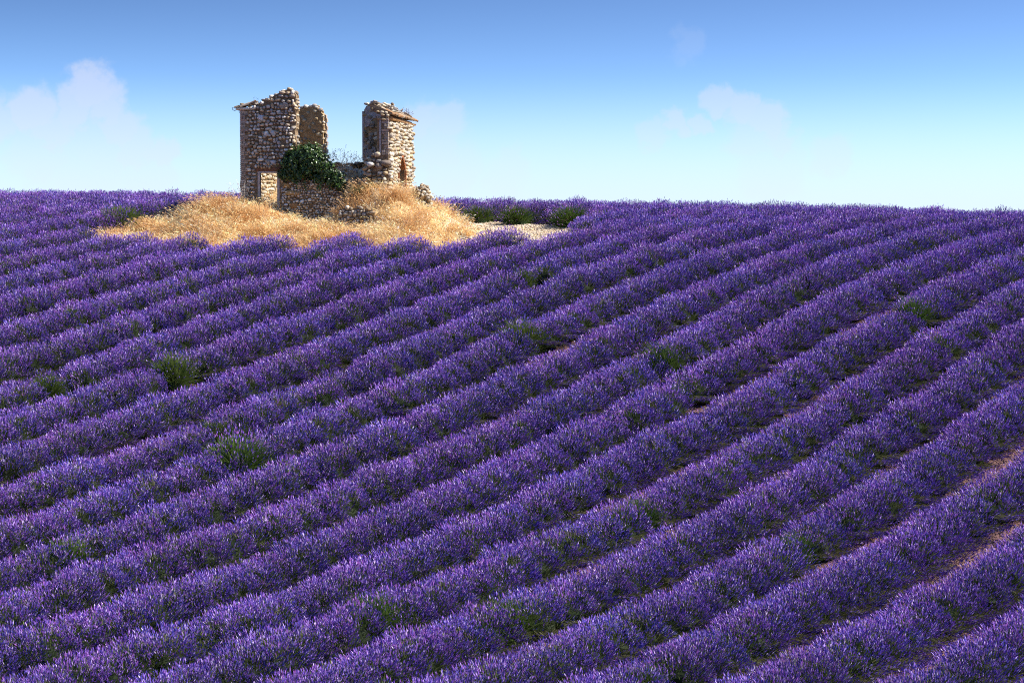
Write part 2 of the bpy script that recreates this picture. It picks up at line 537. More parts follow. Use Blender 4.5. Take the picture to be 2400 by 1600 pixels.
n1.inputs['Roughness'].default_value = 0.7
t.links.new(geo.outputs['Position'], n1.inputs['Vector'])
r1 = t.nodes.new('ShaderNodeValToRGB')
for k, (p, c) in enumerate([(0.35, (0.09, 0.048, 0.055)), (0.65, (0.27, 0.145, 0.13))]):
    r1.color_ramp.elements[k].position = p
    r1.color_ramp.elements[k].color = (*c, 1)
t.links.new(n1.outputs['Fac'], r1.inputs[0])
r2 = t.nodes.new('ShaderNodeValToRGB')
for k, (p, c) in enumerate([(0.3, (0.50, 0.32, 0.14)), (0.7, (0.76, 0.57, 0.33))]):
    r2.color_ramp.elements[k].position = p
    r2.color_ramp.elements[k].color = (*c, 1)
n2 = nd(t, 'ShaderNodeTexNoise')
n2.inputs['Scale'].default_value = 9
n2.inputs['Detail'].default_value = 8
t.links.new(geo.outputs['Position'], n2.inputs['Vector'])
t.links.new(n2.outputs['Fac'], r2.inputs[0])
at = nd(t, 'ShaderNodeAttribute', attribute_name="tint")
mx = nd(t, 'ShaderNodeMix', data_type='RGBA')
t.links.new(at.outputs['Fac'], mx.inputs[0])
t.links.new(r1.outputs[0], mx.inputs[6])
t.links.new(r2.outputs[0], mx.inputs[7])
t.links.new(mx.outputs[2], b_.inputs['Base Color'])
b_.inputs['Roughness'].default_value = 0.95
bp = t.nodes.new('ShaderNodeBump')
bp.inputs['Strength'].default_value = 0.8
bp.inputs['Distance'].default_value = 0.06
t.links.new(n2.outputs['Fac'], bp.inputs['Height'])
t.links.new(bp.outputs[0], b_.inputs['Normal'])
tag(link("ground", gm, None, m_soil), "dry reddish soil of the sloping field under the lavender", "ground", kind="structure")

# ------------------------------------------------------------------ lavender
def unit(v):
    return v / np.maximum(np.linalg.norm(v, axis=-1, keepdims=True), 1e-9)


def perp(d):
    ref = np.where(np.abs(d[:, 2:3]) > 0.9, np.array([[1.0, 0, 0]]), np.array([[0, 0, 1.0]]))
    e1 = unit(np.cross(d, ref))
    return e1, np.cross(d, e1)


def spindles(soup, P, D, L, W, C, belly=0.4):
    """three-sided flower heads: foot, belly ring, tip"""
    e1, e2 = perp(D)
    n = len(P)
    ang = rng.uniform(0, 6.28, n)[:, None]
    V = np.zeros((n, 5, 3))
    V[:, 0] = P
    V[:, 4] = P + D * L[:, None]
    for k in range(3):
        a = ang + k * 2.0944
        V[:, 1 + k] = P + D * (L * belly)[:, None] + (np.cos(a) * e1 + np.sin(a) * e2) * W[:, None]
    f = np.array([(0, 2, 1), (0, 3, 2), (0, 1, 3), (4, 1, 2), (4, 2, 3), (4, 3, 1)])
    F = (np.arange(n)[:, None, None] * 5 + f[None]).reshape(-1, 3)
    Cv = np.repeat(C[:, None, :], 5, 1).copy()
    Cv[:, 0] *= 0.75
    soup.V.append(V.reshape(-1, 3)); soup.F.append(F + soup.n); soup.C.append(Cv.reshape(-1, 3)); soup.n += n * 5


def blades(soup, P0, P1, W, C0, C1, bend=None):
    """narrow pointed blades from P0 to P1, with a kink when bend is given"""
    d = unit(P1 - P0)
    e1, e2 = perp(d)
    a = rng.uniform(0, 6.28, len(P0))[:, None]
    s = (np.cos(a) * e1 + np.sin(a) * e2) * W[:, None] * 0.5
    n = len(P0)
    if bend is None:
        V = np.stack([P0 - s, P0 + s, P1], 1)
        F = np.arange(n * 3).reshape(-1, 3)
        C = np.stack([C0, C0, C1], 1)
    else:
        M = (P0 + P1) * 0.5 + bend
        V = np.stack([P0 - s, P0 + s, M - s * .8, M + s * .8, P1], 1)
        f = np.array([(0, 1, 3), (0, 3, 2), (2, 3, 4)])
        F = (np.arange(n)[:, None, None] * 5 + f[None]).reshape(-1, 3)
        Cm = (C0 + C1) / 2
        C = np.stack([C0, C0, Cm, Cm, C1], 1)
    soup.V.append(V.reshape(-1, 3)); soup.F.append(F + soup.n); soup.C.append(C.reshape(-1, 3)); soup.n += V.shape[0] * V.shape[1]


VIOLET = np.array([(0.180, 0.080, 0.420), (0.120, 0.072, 0.430), (0.240, 0.088, 0.400), (0.055, 0.038, 0.290), (0.380, 0.255, 0.680), (0.56, 0.45, 0.82)])
VIOLET = np.minimum(VIOLET * np.array([1.24, 1.22, 1.12]), .88)
VIOLET_W = np.array([.28, .21, .17, .16, .13, .05])
GREENS = np.array([(0.042, 0.070, 0.016), (0.065, 0.100, 0.022), (0.026, 0.046, 0.016), (0.11, 0.135, 0.038)])


def lavender_bush(name, heads, A=0.96, B=0.72, Cc=0.80, seed=0, green=0.0):
    """a lavender plant: dark leafy cushion, thin stems fanning out, violet flower heads at their tips"""
    global rng
    keep = rng
    rng = np.random.default_rng(100 + seed)
    S = Soup()
    # leafy cushion: lumpy solid core
    bm = bmesh.new()
    bmesh.ops.create_icosphere(bm, subdivisions=2, radius=1.0)
    cv = np.array([v.co[:] for v in bm.verts])
    cf = np.array([[v.index for v in f.verts] for f in bm.faces])
    bm.free()
    k = 0.62 + 0.10 * rng.standard_normal(len(cv)) * 0.6
    core = cv * np.array([A, B, Cc]) * k[:, None]
    core[:, 2] = np.maximum(core[:, 2], -0.05)
    S.add(core, cf, (0.016, 0.024, 0.010))
    # leaf blades on the cushion
    n = 850
    th = np.arccos(rng.uniform(-0.05, 1, n)); ps = rng.uniform(0, 6.283, n)
    nrm = np.stack([np.sin(th) * np.cos(ps), np.sin(th) * np.sin(ps), np.cos(th)], 1)
    P = nrm * np.array([A, B, Cc]) * rng.uniform(.56, .80, n)[:, None]
    D = unit(nrm + rng.normal(0, .35, (n, 3)) + np.array([0, 0, .35]))
    Cg = GREENS[rng.integers(0, 4, n)] * rng.uniform(.7, 1.3, n)[:, None]
    blades(S, P, P + D * rng.uniform(.10, .22, n)[:, None], rng.uniform(.012, .022, n), Cg * .8, Cg * 1.1)
    # flowering stems; clumpy, so that leaf shows between them
    th = np.arccos(np.clip(rng.uniform(-0.10, 1.0, heads) ** 0.92 if False else rng.uniform(-0.08, 1.0, heads), -1, 1))
    ps = rng.uniform(0, 6.283, heads)
    nrm = np.stack([np.sin(th) * np.cos(ps), np.sin(th) * np.sin(ps), np.cos(th)], 1)
    if True:
        off = rng.uniform(0, 50, 3)
        cl = np.array([noise.noise(Vector(v * 3.0 + off)) for v in nrm])
        low = np.clip((0.62 - nrm[:, 2]) * 0.95, 0, .58)
        keepm = cl > (-0.25 + low + rng.uniform(-.15, .15, heads))
        th, ps, nrm = th[keepm], ps[keepm], nrm[keepm]
    n = len(nrm)
    rad = rng.uniform(.80, 1.08, n)
    lump = np.array([noise.noise(Vector(v * 2.1 + off * 1.7)) for v in nrm])
    rad *= 1 + 0.10 * lump
    tip = nrm * np.array([A, B, Cc]) * rad[:, None]
    tip[:, 2] = np.maximum(tip[:, 2], 0.06 + rng.uniform(0, .1, n))
    D = unit(nrm * np.array([.9, .9, .7]) + np.array([0, 0, .55]) + rng.normal(0, .14, (n, 3)))
    L = rng.uniform(.065, .125, n)
    W = rng.uniform(.0078, .0125, n)
    Cv = VIOLET[rng.choice(6, n, p=VIOLET_W)] * rng.uniform(.75, 1.25, n)[:, None]
    if green:
        g = rng.random(n) < green
        Cv[g] = GREENS[3] * rng.uniform(.8, 1.6, g.sum())[:, None]
    foot = tip * np.array([.70, .70, .68])
    Cs = np.array([(0.10, 0.125, 0.05)]) * rng.uniform(.7, 1.5, n)[:, None]
    dry = rng.random(n) < .07
    Cs[dry] = np.array([(0.42, 0.40, 0.20)])
    st = (rng.random(n) < .55) | dry
    blades(S, foot[st], (tip + D * .01)[st], rng.uniform(.006, .010, st.sum()), Cs[st] * .8, Cs[st] * 1.1)
    spindles(S, tip, D, L, W, Cv)
    # a skirt of stems lying out over the soil
    ns_ = heads // 5
    sg = rng.choice((-1.0, 1.0), ns_)
    ya = rng.uniform(-1, 1, ns_)
    rx = rng.uniform(.84, 1.14, ns_) * A
    tip2 = np.column_stack([sg * rx * np.sqrt(np.clip(1.15 - ya ** 2 * .5, .2, 1.1)), ya * B * 1.05, rng.uniform(.03, .17, ns_)])
    D2 = unit(np.column_stack([sg * rng.uniform(.5, 1.2, ns_), rng.normal(0, .35, ns_), rng.uniform(.05, .75, ns_)]))
    C2 = VIOLET[rng.choice(6, ns_, p=VIOLET_W)] * rng.uniform(.5, .9, ns_)[:, None]  # dimmed heads: furrow shade put into their colour
    Cs2 = np.array([(0.13, 0.125, 0.06)]) * rng.uniform(.6, 1.5, ns_)[:, None]
    blades(S, tip2 * np.array([.6, .8, .6]) + np.array([0, 0, .1]), tip2, rng.uniform(.006, .010, ns_), Cs2 * .8, Cs2)
    spindles(S, tip2, D2, rng.uniform(.06, .11, ns_), rng.uniform(.0075, .012, ns_), C2)
    # the loose lower whorl that lavender carries under the head
    m = rng.random(n) < .35
    spindles(S, tip[m] - D[m] * .05, D[m], np.full(m.sum(), .032), W[m] * .8, Cv[m] * .9, .5)
    me = S.mesh(name)
    rng = keep
    return me


def green_bush_mesh(name, seed, R0=0.62, Hh=0.72):
    """a lavender plant that has not flowered: a spray of long green stems with a few violet tips"""
    global rng
    keep = rng
    rng = np.random.default_rng(500 + seed)
    S = Soup()
    bm = bmesh.new()
    bmesh.ops.create_icosphere(bm, subdivisions=2, radius=1.0)
    cv = np.array([v.co[:] for v in bm.verts])
    cf = np.array([[v.index for v in f.verts] for f in bm.faces])
    bm.free()
    core = cv * np.array([R0 * .55, R0 * .55, Hh * .5])
    core[:, 2] = np.maximum(core[:, 2], -.05)
    S.add(core, cf, (0.025, 0.045, 0.012))
    n = 2600
    ps = rng.uniform(0, 6.283, n)
    lean = np.abs(rng.normal(0, .75, n)).clip(0, 1.45)
    D = np.stack([np.sin(lean) * np.cos(ps), np.sin(lean) * np.sin(ps), np.cos(lean)], 1)
    P = np.stack([np.cos(ps), np.sin(ps), np.zeros(n)], 1) * (rng.uniform(0, .3, n) * R0)[:, None]
    P[:, 2] = rng.uniform(0, .25, n)
    Ln = rng.uniform(.40, .66, n) * (Hh / .72) * (1 + .12 * np.sin(ps * 3 + seed))
    C0 = GREENS[rng.integers(0, 3, n)]
    C1 = np.array([(0.13, 0.17, 0.035), (0.19, 0.22, 0.06), (0.08, 0.13, 0.03), (0.28, 0.27, 0.11)])[rng.integers(0, 4, n)] * rng.uniform(.7, 1.2, n)[:, None]
    tip = P + D * Ln[:, None] * np.array([R0 / .62, R0 / .62, 1])
    blades(S, P, tip, rng.uniform(.008, .016, n), C0, C1 * np.array([.72, .92, .7]), bend=rng.normal(0, .03, (n, 3)))
    k = rng.random(n) < .13
    spindles(S, tip[k], unit(D[k] + np.array([0, 0, .4])), rng.uniform(.05, .09, k.sum()), np.full(k.sum(), .012), VIOLET[rng.integers(0, 5, k.sum())])
    me = S.mesh(name)
    rng = keep
    return me


LAV = [lavender_bush("lavender_plant_mesh", h, A=a, B=b, Cc=c, seed=i, green=g) for i, (h, a, b, c, g) in enumerate([
    (2300, .97, .76, .92, .03), (2400, .95, .74, .94, .02), (2300, 1.0, .72, .91, .05), (2300, .97, .78, .93, .03),
    (1900, .97, .72, .88, .12), (2400, .98, .76, .95, .02), (2200, .96, .80, .92, .04), (2450, 1.0, .78, .93, .02),
    (1600, .94, .70, .86, .20), (2300, .97, .74, .92, .03)])]
for me in LAV:
    me.materials.append(M_lav)
LAV_P = [.13, .13, .10, .12, .07, .11, .11, .12, .04, .07]
GRN = [green_bush_mesh("green_plant_mesh", i, r, hh) for i, (r, hh) in enumerate([(.62, .74), (.70, .70), (.58, .66)])]
for me in GRN:
    me.materials.append(M_lav)

BETA = R(45)
ROW_D = 2.0
ROW_U0 = 55.615
rdir = np.array([math.cos(BETA), math.sin(BETA)])
rnor = np.array([-math.sin(BETA), math.cos(BETA)])

# plants that stand green among the flowering ones: x, y, mesh, size, label
GREEN = [
    (-15.3, 75.0, 1, 1.35, "green unflowered lavender bush at the left tip of the golden grass"),
    (-1.45, 79.9, 1, .95, "green lavender bush nearest the ruin behind the gravel patch"),
    (0.22, 78.5, 0, 1.0, "dark green lavender bush at the middle of the gravel patch's far edge"),
    (2.35, 76.9, 1, 1.12, "large green lavender bush at the right end of the gravel patch"),
]
# in the rows: row number, distance along the row
GREEN_ROW = [
    (4, 405, 805, 1.0, "green gap bush in the row right of the left edge, below the golden grass"),
    (7, 560, 1000, 1.15, "large spiky green lavender bush left of centre in the field"),
    (6, 505, 945, .8, "small dark green bush just above the large spiky green one"),
    (7, 1225, 825, 1.0, "green lavender bush in the middle of the field below the gravel"),
    (9, 1555, 865, .95, "dark green lavender bush right of the middle of the field"),
    (10, 1590, 825, .7, "small yellow green bush just behind the dark green one right of the middle"),
    (11, 2145, 730, .9, "green lavender bush near the right edge high in the field"),
    (12, 1495, 1100, .8, "green lavender bush in the lower right middle of the field"),
    (8, 165, 1140, .9, "green lavender bush near the left edge low in the field"),
    (12, 885, 1370, .95, "green lavender bush in the lower left middle of the field"),
    (13, 1200, 1345, .9, "green lavender bush near the bottom centre of the field"),
    (14, 1865, 1290, .8, "bright green tuft in the rows near the bottom right corner"),
    (14, 915, 1580, 1.0, "green lavender bush cut by the bottom edge left of centre"),
    (3, 110, 655, .8, "small green bush by the left edge below the golden grass"),
    (5, 1225, 640, .8, "green tuft in the rows straight below the gravel patch"),
    (15, 1515, 1480, .7, "dark green gap bush near the bottom edge right of centre"),
]


def row_pos(n, v):
    u = ROW_U0 - n * ROW_D
    wob = 0.10 * math.sin(v * 0.21 + n * 1.7) + 0.06 * math.sin(v * .83 + n * 4.1)
    q = rnor * (u + wob) + rdir * v
    return q[0], q[1]


_cp, _sp = math.cos(math.atan(250 / 4500)), math.sin(math.atan(250 / 4500))


def to_px(x, y, z):
    d = _cp * y - _sp * z
    return 1200 + 4500 * x / d, 800 - 4500 * (_sp * y + _cp * z) / d


_ord = ["lowest", "second", "third", "fourth", "fifth", "sixth", "seventh", "eighth", "ninth", "tenth", "eleventh", "twelfth", "thirteenth", "fourteenth",
        "fifteenth", "sixteenth", "seventeenth", "eighteenth", "nineteenth", "twentieth", "twenty-first", "twenty-second", "twenty-third", "twenty-fourth",
        "twenty-fifth", "twenty-sixth", "twenty-seventh", "twenty-eighth", "twenty-ninth", "thirtieth", "thirty-first", "thirty-second", "thirty-third", "thirty-fourth", "thirty-fifth", "thirty-sixth", "thirty-seventh", "thirty-eighth"]

green_xy = []
for (gn, gpx, gpy, gs, glab) in GREEN_ROW:
    # the plant of that row whose place along the row is nearest
    best = None
    for v in np.arange(-10, 75, .1):
        x, y = row_pos(gn, v)
        if y < 30:
            continue
        px, py = to_px(x, y, float(hill(x, y)) + .45)
        e = abs(px - gpx) + abs(py - gpy) * .3
        if best is None or e < best[0]:
            best = (e, x, y)
    green_xy.append((best[1], best[2], gs, glab))

rowsrnd = random.Random(5)
row_no = 0
plants = 0
for n in range(20, -16, -1):
    spots = []
    v = -14.0 + rowsrnd.random()
    while v < 95:
        v += rowsrnd.uniform(.62, .78)
        x, y = row_pos(n, v)
        if y < 28 or y > 93:
            continue
        if abs(x) > y * .2667 + 2.0:
            continue
        z = float(hill(x, y))
        px, py = to_px(x, y, z + .4)
        if py > 1690:
            continue
        if y > 80 and x > 8 and y > 84 - (x - 8) * .15:
            continue
        if in_poly(np.array([x]), np.array([y]), CLEAR)[0]:
            continue
        if any((x - gx) ** 2 + (y - gy) ** 2 < .24 for gx, gy, _, _ in green_xy):
            continue
        if any((x - g[0]) ** 2 + (y - g[1]) ** 2 < .30 for g in GREEN):
            continue
        spots.append((x, y, z))
    if len(spots) < 3:
        continue
    rowo = empty("lavender_row", spots[0])
    tag(rowo, "violet lavender row in full bloom, %s row counted up from the bottom right corner" % _ord[row_no], "lavender row", "lavender rows across the hillside")
    row_no += 1
    for (x, y, z) in spots:
        me = LAV[rowsrnd.choices(range(10), LAV_P)[0]]
        o = bpy.data.objects.new("lavender_plant", me)
        COL.objects.link(o)
        o.parent = rowo
        o.location = (x - spots[0][0] + rowsrnd.gauss(0, .035), y - spots[0][1] + rowsrnd.gauss(0, .035), z - spots[0][2] - .02)
        s = rowsrnd.uniform(.93, 1.06)
        o.scale = (s * rowsrnd.uniform(.96, 1.05), s * rowsrnd.uniform(.95, 1.15), s * rowsrnd.uniform(.93, 1.06))
        o.rotation_euler = (rowsrnd.gauss(0, .05), rowsrnd.gauss(0, .05), -math.pi / 4 + rowsrnd.choice((0, math.pi)) + rowsrnd.gauss(0, .18))
        plants += 1
print("lavender rows", row_no, "plants", plants)

for i, (x, y, s, lab) in enumerate(green_xy):
    o = link("green_lavender_bush", GRN[i % 3])
    o.location = (x, y, float(hill(x, y)) - .02)
    o.scale = (s * 1.4, s * 1.4, s * 1.42)
    o.rotation_euler = (0, 0, i * 1.7)
    tag(o, lab, "bush", "unflowered green bushes in the field")
for i, (x, y, k, s, lab) in enumerate(GREEN):
    o = link("green_lavender_bush", GRN[k])
    o.location = (x, y, float(ground(x, y)) - .02)
    o.scale = (s * 1.3, s * 1.3, s * 1.05)
    o.rotation_euler = (0, 0, i * 2.1)
    tag(o, lab, "bush", "unflowered green bushes in the field")

# ------------------------------------------------------------------ the ruin
ruin = empty("ruined_house", (RUIN.x, RUIN.y, 1.0), -TH)
tag(ruin, "roofless ruined stone house with tall broken cobble walls on a grassy mound", "ruin")
Z0 = 1.0          # local heights are measured from the root


def jag(poly, step, amp, seed, keep_bottom=0.0):
    """broken outline: points along the edges, shifted a little"""
    r = random.Random(seed)
    out = []
    n = len(poly)
    for i in range(n):
        p, q = poly[i], poly[(i + 1) % n]
        d = math.dist(p, q)
        k = max(1, int(d / step))
        for j in range(k):
            s = j / k
            u, z = p[0] + (q[0] - p[0]) * s, p[1] + (q[1] - p[1]) * s
            if z > keep_bottom:
                u += r.uniform(-amp, amp)
                z += r.uniform(-amp, amp)
            out.append((u, z))
    return out


def wall_mesh(name, poly, t0, t1, axis_, holes=()):
    """a slab from an outline (u, z) and its holes; axis_ 'a': u runs along a and the slab is thick in b; 'b': the other way round"""
    bm = bmesh.new()
    fr = lambda u, z, t: (u, t, z - Z0) if axis_ == 'a' else (t, u, z - Z0)
    edges = []
    for loop in [poly] + list(holes):
        vs = [bm.verts.new(fr(u, z, t0)) for u, z in loop]
        edges += [bm.edges.new((vs[i], vs[(i + 1) % len(vs)])) for i in range(len(vs))]
    bmesh.ops.triangle_fill(bm, edges=edges, use_beauty=True, use_dissolve=False)
    ext = bmesh.ops.extrude_face_region(bm, geom=bm.faces[:])
    mv = Vector(fr(0, Z0, t1)) - Vector(fr(0, Z0, t0))
    bmesh.ops.translate(bm, verts=[e for e in ext['geom'] if isinstance(e, bmesh.types.BMVert)], vec=mv)
    bmesh.ops.recalc_face_normals(bm, faces=bm.faces)
    me = bpy.data.meshes.new(name)
    bm.to_mesh(me)
    bm.free()
    return me


def box_mesh(name, lo, hi, bev=0.0, rough=0.0, seed=0):
    bm = bmesh.new()
    bmesh.ops.create_cube(bm, size=1.0)
    r = random.Random(seed)
    for v in bm.verts:
        for k in range(3):
            v.co[k] = (lo[k] + hi[k]) / 2 + v.co[k] * (hi[k] - lo[k]) + r.uniform(-rough, rough)
    if bev:
        bmesh.ops.bevel(bm, geom=bm.edges[:], offset=bev, segments=1, affect='EDGES')
    me = bpy.data.meshes.new(name)
    bm.to_mesh(me)
    bm.free()
    return me


# a few shapes of river cobble, 48 triangles each, about one metre across
def cobble(seed, box=0.35):
    r = random.Random(seed)
    bm = bmesh.new()
    bmesh.ops.create_cube(bm, size=1.0)
    bmesh.ops.subdivide_edges(bm, edges=bm.edges[:], cuts=1, use_grid_fill=True)
    off = Vector((r.uniform(0, 99), r.uniform(0, 99), 0))
    for v in bm.verts:
        s = v.co.normalized() * 0.52
        v.co = s.lerp(v.co, box) * (1 + 0.16 * noise.noise(v.co * 2.0 + off))
    for f in bm.faces:
        f.smooth = True
    me = bpy.data.meshes.new("cobble_shape")
    bm.to_mesh(me)
    V = np.array([v.co[:] for v in bm.verts])
    bmesh.ops.triangulate(bm, faces=bm.faces)
    F = np.array([[v.index for v in f.verts] for f in bm.faces])
    bm.free()
    return me, V, F


COB = [cobble(i, box=(.0, .08, .14, .26)[i % 4]) for i in range(10)]
for c in COB:
    c[0].materials.append(M_stone)
STONE_COLS = [(.37, .33, .29), (.28, .245, .21), (.42, .36, .28), (.33, .25, .165), (.23, .18, .135), (.50, .46, .40), (.38, .295, .195), (.26, .24, .23), (.21, .14, .08), (.58, .54, .47)]
STONE_W = [.16, .14, .15, .13, .10, .09, .11, .06, .03, .03]


def stone_col(r, bright=1.0, warm=0.0):
    c = r.choices(STONE_COLS, STONE_W)[0]
    k = r.uniform(.85, 1.18) * bright
    return (min(.8, c[0] * k * (1 + .06 * warm)), min(.8, c[1] * k), min(.8, c[2] * k * (1 - .18 * warm)))


def pt_in(u, z, poly):
    return bool(in_poly(np.array([u]), np.array([z]), poly)[0])


def lay(poly, ch, wr, seed, holes=(), miss=0.03, grow=1.0):
    """courses of stones inside an outline: centre, width, height"""
    r = random.Random(seed)
    us = [p[0] for p in poly]
    zs = [p[1] for p in poly]
    out = []
    z = min(zs)
    while z < max(zs):
        h = ch * r.uniform(.80, 1.25)
        u = min(us) - r.uniform(0, wr[1])
        while u < max(us):
            w = r.uniform(*wr) if r.random() > .10 else wr[1] * r.uniform(1.0, 1.45)
            cu, cz = u + w / 2, z + h / 2 + r.uniform(-.26, .26) * h + .035 * math.sin(u * 2.7 + z * 1.9 + seed)
            u += w
            if r.random() < miss or not pt_in(cu, cz, poly) or any(pt_in(cu, cz, q) for q in holes):
                continue
            hh = h * r.uniform(.66, 1.18)
            if r.random() < .06:
                hh *= 1.35
            out.append((cu, cz, w * .97 * grow, hh * .97 * grow))
        z += h
    return out


SINGLE = []     # (size, wall, matrix, colour, shape): every stone of the house; the largest become parts, the rest one joined part


def put_stones(wall, stones, axis_, t, depth, seed, bright=1.0, warm=0.0, face=-1, weight=1.0):
    r = random.Random(seed)
    for (u, z, w, h) in stones:
        d = depth * r.uniform(.75, 1.35)
        tt = t + face * d * r.uniform(.05, .22)
        tilt = r.gauss(0, .14)
        if axis_ == 'a':
            M = Matrix.Translation((u, tt, z - Z0)) @ Matrix.Rotation(tilt, 4, 'Y') @ Matrix.Diagonal((w, d, h, 1))
        else:
            M = Matrix.Translation((tt, u, z - Z0)) @ Matrix.Rotation(tilt, 4, 'X') @ Matrix.Diagonal((d, w, h, 1))
        SINGLE.append((w * h * weight, wall, M, stone_col(r, bright, warm), r.randrange(10)))


def put_loose(wall, pts, size, seed, bright=1.0, warm=0.0, weight=1.0):
    """stones lying about or sticking out of a broken edge; pts in house coordinates"""
    r = random.Random(seed)
    for p in pts:
        s = r.uniform(*size)
        M = Matrix.Translation((p[0], p[1], p[2] - Z0)) @ Matrix.Rotation(r.uniform(0, 6.28), 4, 'Z') @ Matrix.Rotation(r.gauss(0, .35), 4, 'X') @ \
            Matrix.Diagonal((s * r.uniform(.9, 1.5), s * r.uniform(.8, 1.2), s * r.uniform(.6, .9), 1))
        SINGLE.append((s * s * weight, wall, M, stone_col(r, bright, warm), r.randrange(10)))


def along(pts, step, spread, seed, bb):
    """points along an outline (u, z), spread over the wall's thickness bb"""
    r = random.Random(seed)
    out = []
    for i in range(len(pts) - 1):
        p, q = pts[i], pts[i + 1]
        k = max(1, int(math.dist(p, q) / step))
        for j in range(k):
            s = (j + r.random()) / k
            for b in np.arange(bb[0], bb[1] + .01, .16):
                if r.random() < .8:
                    out.append((p[0] + (q[0] - p[0]) * s + r.uniform(-spread, spread), float(b) + r.uniform(-.05, .05), p[1] + (q[1] - p[1]) * s + r.uniform(-spread, spread)))
    return out


# --- front wall: the tall left part and the low broken part that runs on to the right
FRONT = [(0.0, 0.3), (0.0, 4.82), (.30, 4.88), (.64, 5.02), (1.0, 5.20), (1.33, 5.38), (1.67, 5.54), (1.92, 5.62), (2.10, 5.58), (2.24, 5.36), (2.20, 4.9), (2.24, 4.4), (2.16, 4.0),
         (2.22, 3.6), (2.14, 3.1), (2.18, 2.55), (2.55, 2.46), (2.93, 2.42), (3.44, 2.06), (3.75, 1.88), (4.03, 1.66), (4.20, 1.34), (4.24, 1.0), (4.22, 0.0), (1.6, 0.0)]
HOLE = [(.79, 1.0), (.79, 2.40), (1.47, 2.40), (1.47, 1.0)]
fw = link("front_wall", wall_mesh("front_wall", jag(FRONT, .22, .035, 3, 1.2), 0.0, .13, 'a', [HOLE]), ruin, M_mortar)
link("inner_leaf", wall_mesh("inner_leaf", [(u * .995 + .004, z - .004) for u, z in jag(FRONT, .22, .035, 3, 1.2)], .132, .48, 'a', [[(.44, .98), (.44, 2.5), (1.95, 2.5), (1.95, .98)]]), fw, M_mortar)
tall = [(.30, 1.05), (.30, 4.80), (.64, 4.98), (1.0, 5.16), (1.33, 5.34), (1.67, 5.50), (1.92, 5.58), (2.08, 5.54), (2.20, 5.34), (2.17, 4.9), (2.20, 4.4), (2.13, 4.0), (2.18, 3.6), (2.12, 3.1), (2.14, 2.45), (1.72, 2.42), (1.72, 1.0)]
hole_surround = [(.62, .9), (.62, 2.60), (1.64, 2.60), (1.64, .9)]
put_stones(fw, lay(tall, .128, (.09, .21), 21, [hole_surround], miss=.05, grow=.94), 'a', 0.0, .18, 22, bright=1.32)  # extra light put into the stone colour, this face being shaded
lowp = [(1.66, .75), (1.66, 2.40), (2.5, 2.42), (2.93, 2.38), (3.44, 2.02), (3.75, 1.84), (4.0, 1.62), (4.16, 1.32), (4.20, .9), (4.2, .2), (2.8, .2)]
put_stones(fw, lay(lowp, .100, (.075, .16), 23, miss=.10, grow=.92), 'a', 0.0, .15, 24, bright=1.6)  # stones lightened further, standing in for light the low wall lacks
put_loose(fw, along([(.30, 4.90), (.64, 5.04), (1.0, 5.22), (1.33, 5.40), (1.67, 5.56), (1.92, 5.64), (2.12, 5.58), (2.22, 5.36)], .13, .04, 25, (.04, .46)), (.11, .19), 26)
put_loose(fw, along([(2.22, 5.36), (2.19, 4.9), (2.22, 4.4), (2.15, 4.0), (2.20, 3.6), (2.13, 3.1), (2.16, 2.55)], .15, .05, 27, (.03, .46)), (.10, .20), 28, 1.15, .6)
put_loose(fw, along([(2.5, 2.46), (2.93, 2.42), (3.44, 2.06), (3.75, 1.88), (4.03, 1.66), (4.20, 1.34), (4.24, .8)], .12, .05, 29, (.03, .46)), (.09, .17), 30, 1.15, .5)
# big ochre blocks and the odd large cobble
for (u, z, w, h, c) in [(1.86, 1.93, .34, .2, (.36, .24, .11)), (2.0, 1.62, .46, .22, (.40, .27, .12)), (2.3, 1.60, .26, .2, (.38, .25, .12)), (2.32, 1.98, .24, .22, (.30, .24, .19)),
                        (2.15, 1.12, .40, .26, (.33, .19, .08)), (.86, 4.52, .26, .26, (.50, .51, .54)), (1.06, 3.90, .22, .20, (.56, .57, .60)), (1.78, 4.98, .44, .2, (.33, .28, .22)),
                        (1.35, 3.94, .26, .2, (.52, .50, .48)), (1.12, 2.82, .24, .2, (.36, .30, .24)), (1.34, 2.80, .22, .2, (.48, .46, .46)), (.40, 2.05, .22, .13, (.55, .52, .48))]:
    M = Matrix.Translation((u, -.02, z - Z0)) @ Matrix.Diagonal((w, .22, h, 1))
    SINGLE.append((w * h * 3, fw, M, c, 2))

BRICK_MESH = box_mesh("brick_shape", (-.5, -.5, -.5), (.5, .5, .5), .06)
BRICK_MESH.materials.append(M_brick)


def bricks(parent, u0, u1, z0, z1, t, seed, cols, side, h=.078, axis_='a', thick=.2):
    """a quoin of bricks toothed into the rubble"""
    r = random.Random(seed)
    z = z0
    k = 0
    while z < z1:
        long_ = (k % 4) < 2
        w = (u1 - u0) * (1.0 if long_ else .66) * r.uniform(.94, 1.04)
        parts = [(0, w)] if r.random() < .45 else [(0, w * .5), (w * .5, w)]
        for (p0, p1) in parts:
            o = link("brick", BRICK_MESH, parent)
            cu = (u0 + (p0 + p1) / 2) if side > 0 else (u1 - (p0 + p1) / 2)
            jit = r.uniform(-.012, .012)
            o.location = (cu, t + jit + thick / 2 - .03, z + h / 2 - Z0) if axis_ == 'a' else (t + jit, cu, z + h / 2 - Z0)
            o.scale = (p1 - p0 - .012, thick, h * .84) if axis_ == 'a' else (thick, p1 - p0 - .012, h * .84)
            o.rotation_euler = (0, r.gauss(0, .012), 0)
            c = r.choice(cols)
            q = r.uniform(.85, 1.15)
            o.color = (c[0] * q, c[1] * q, c[2] * q, 1)
        z += h
        k += 1


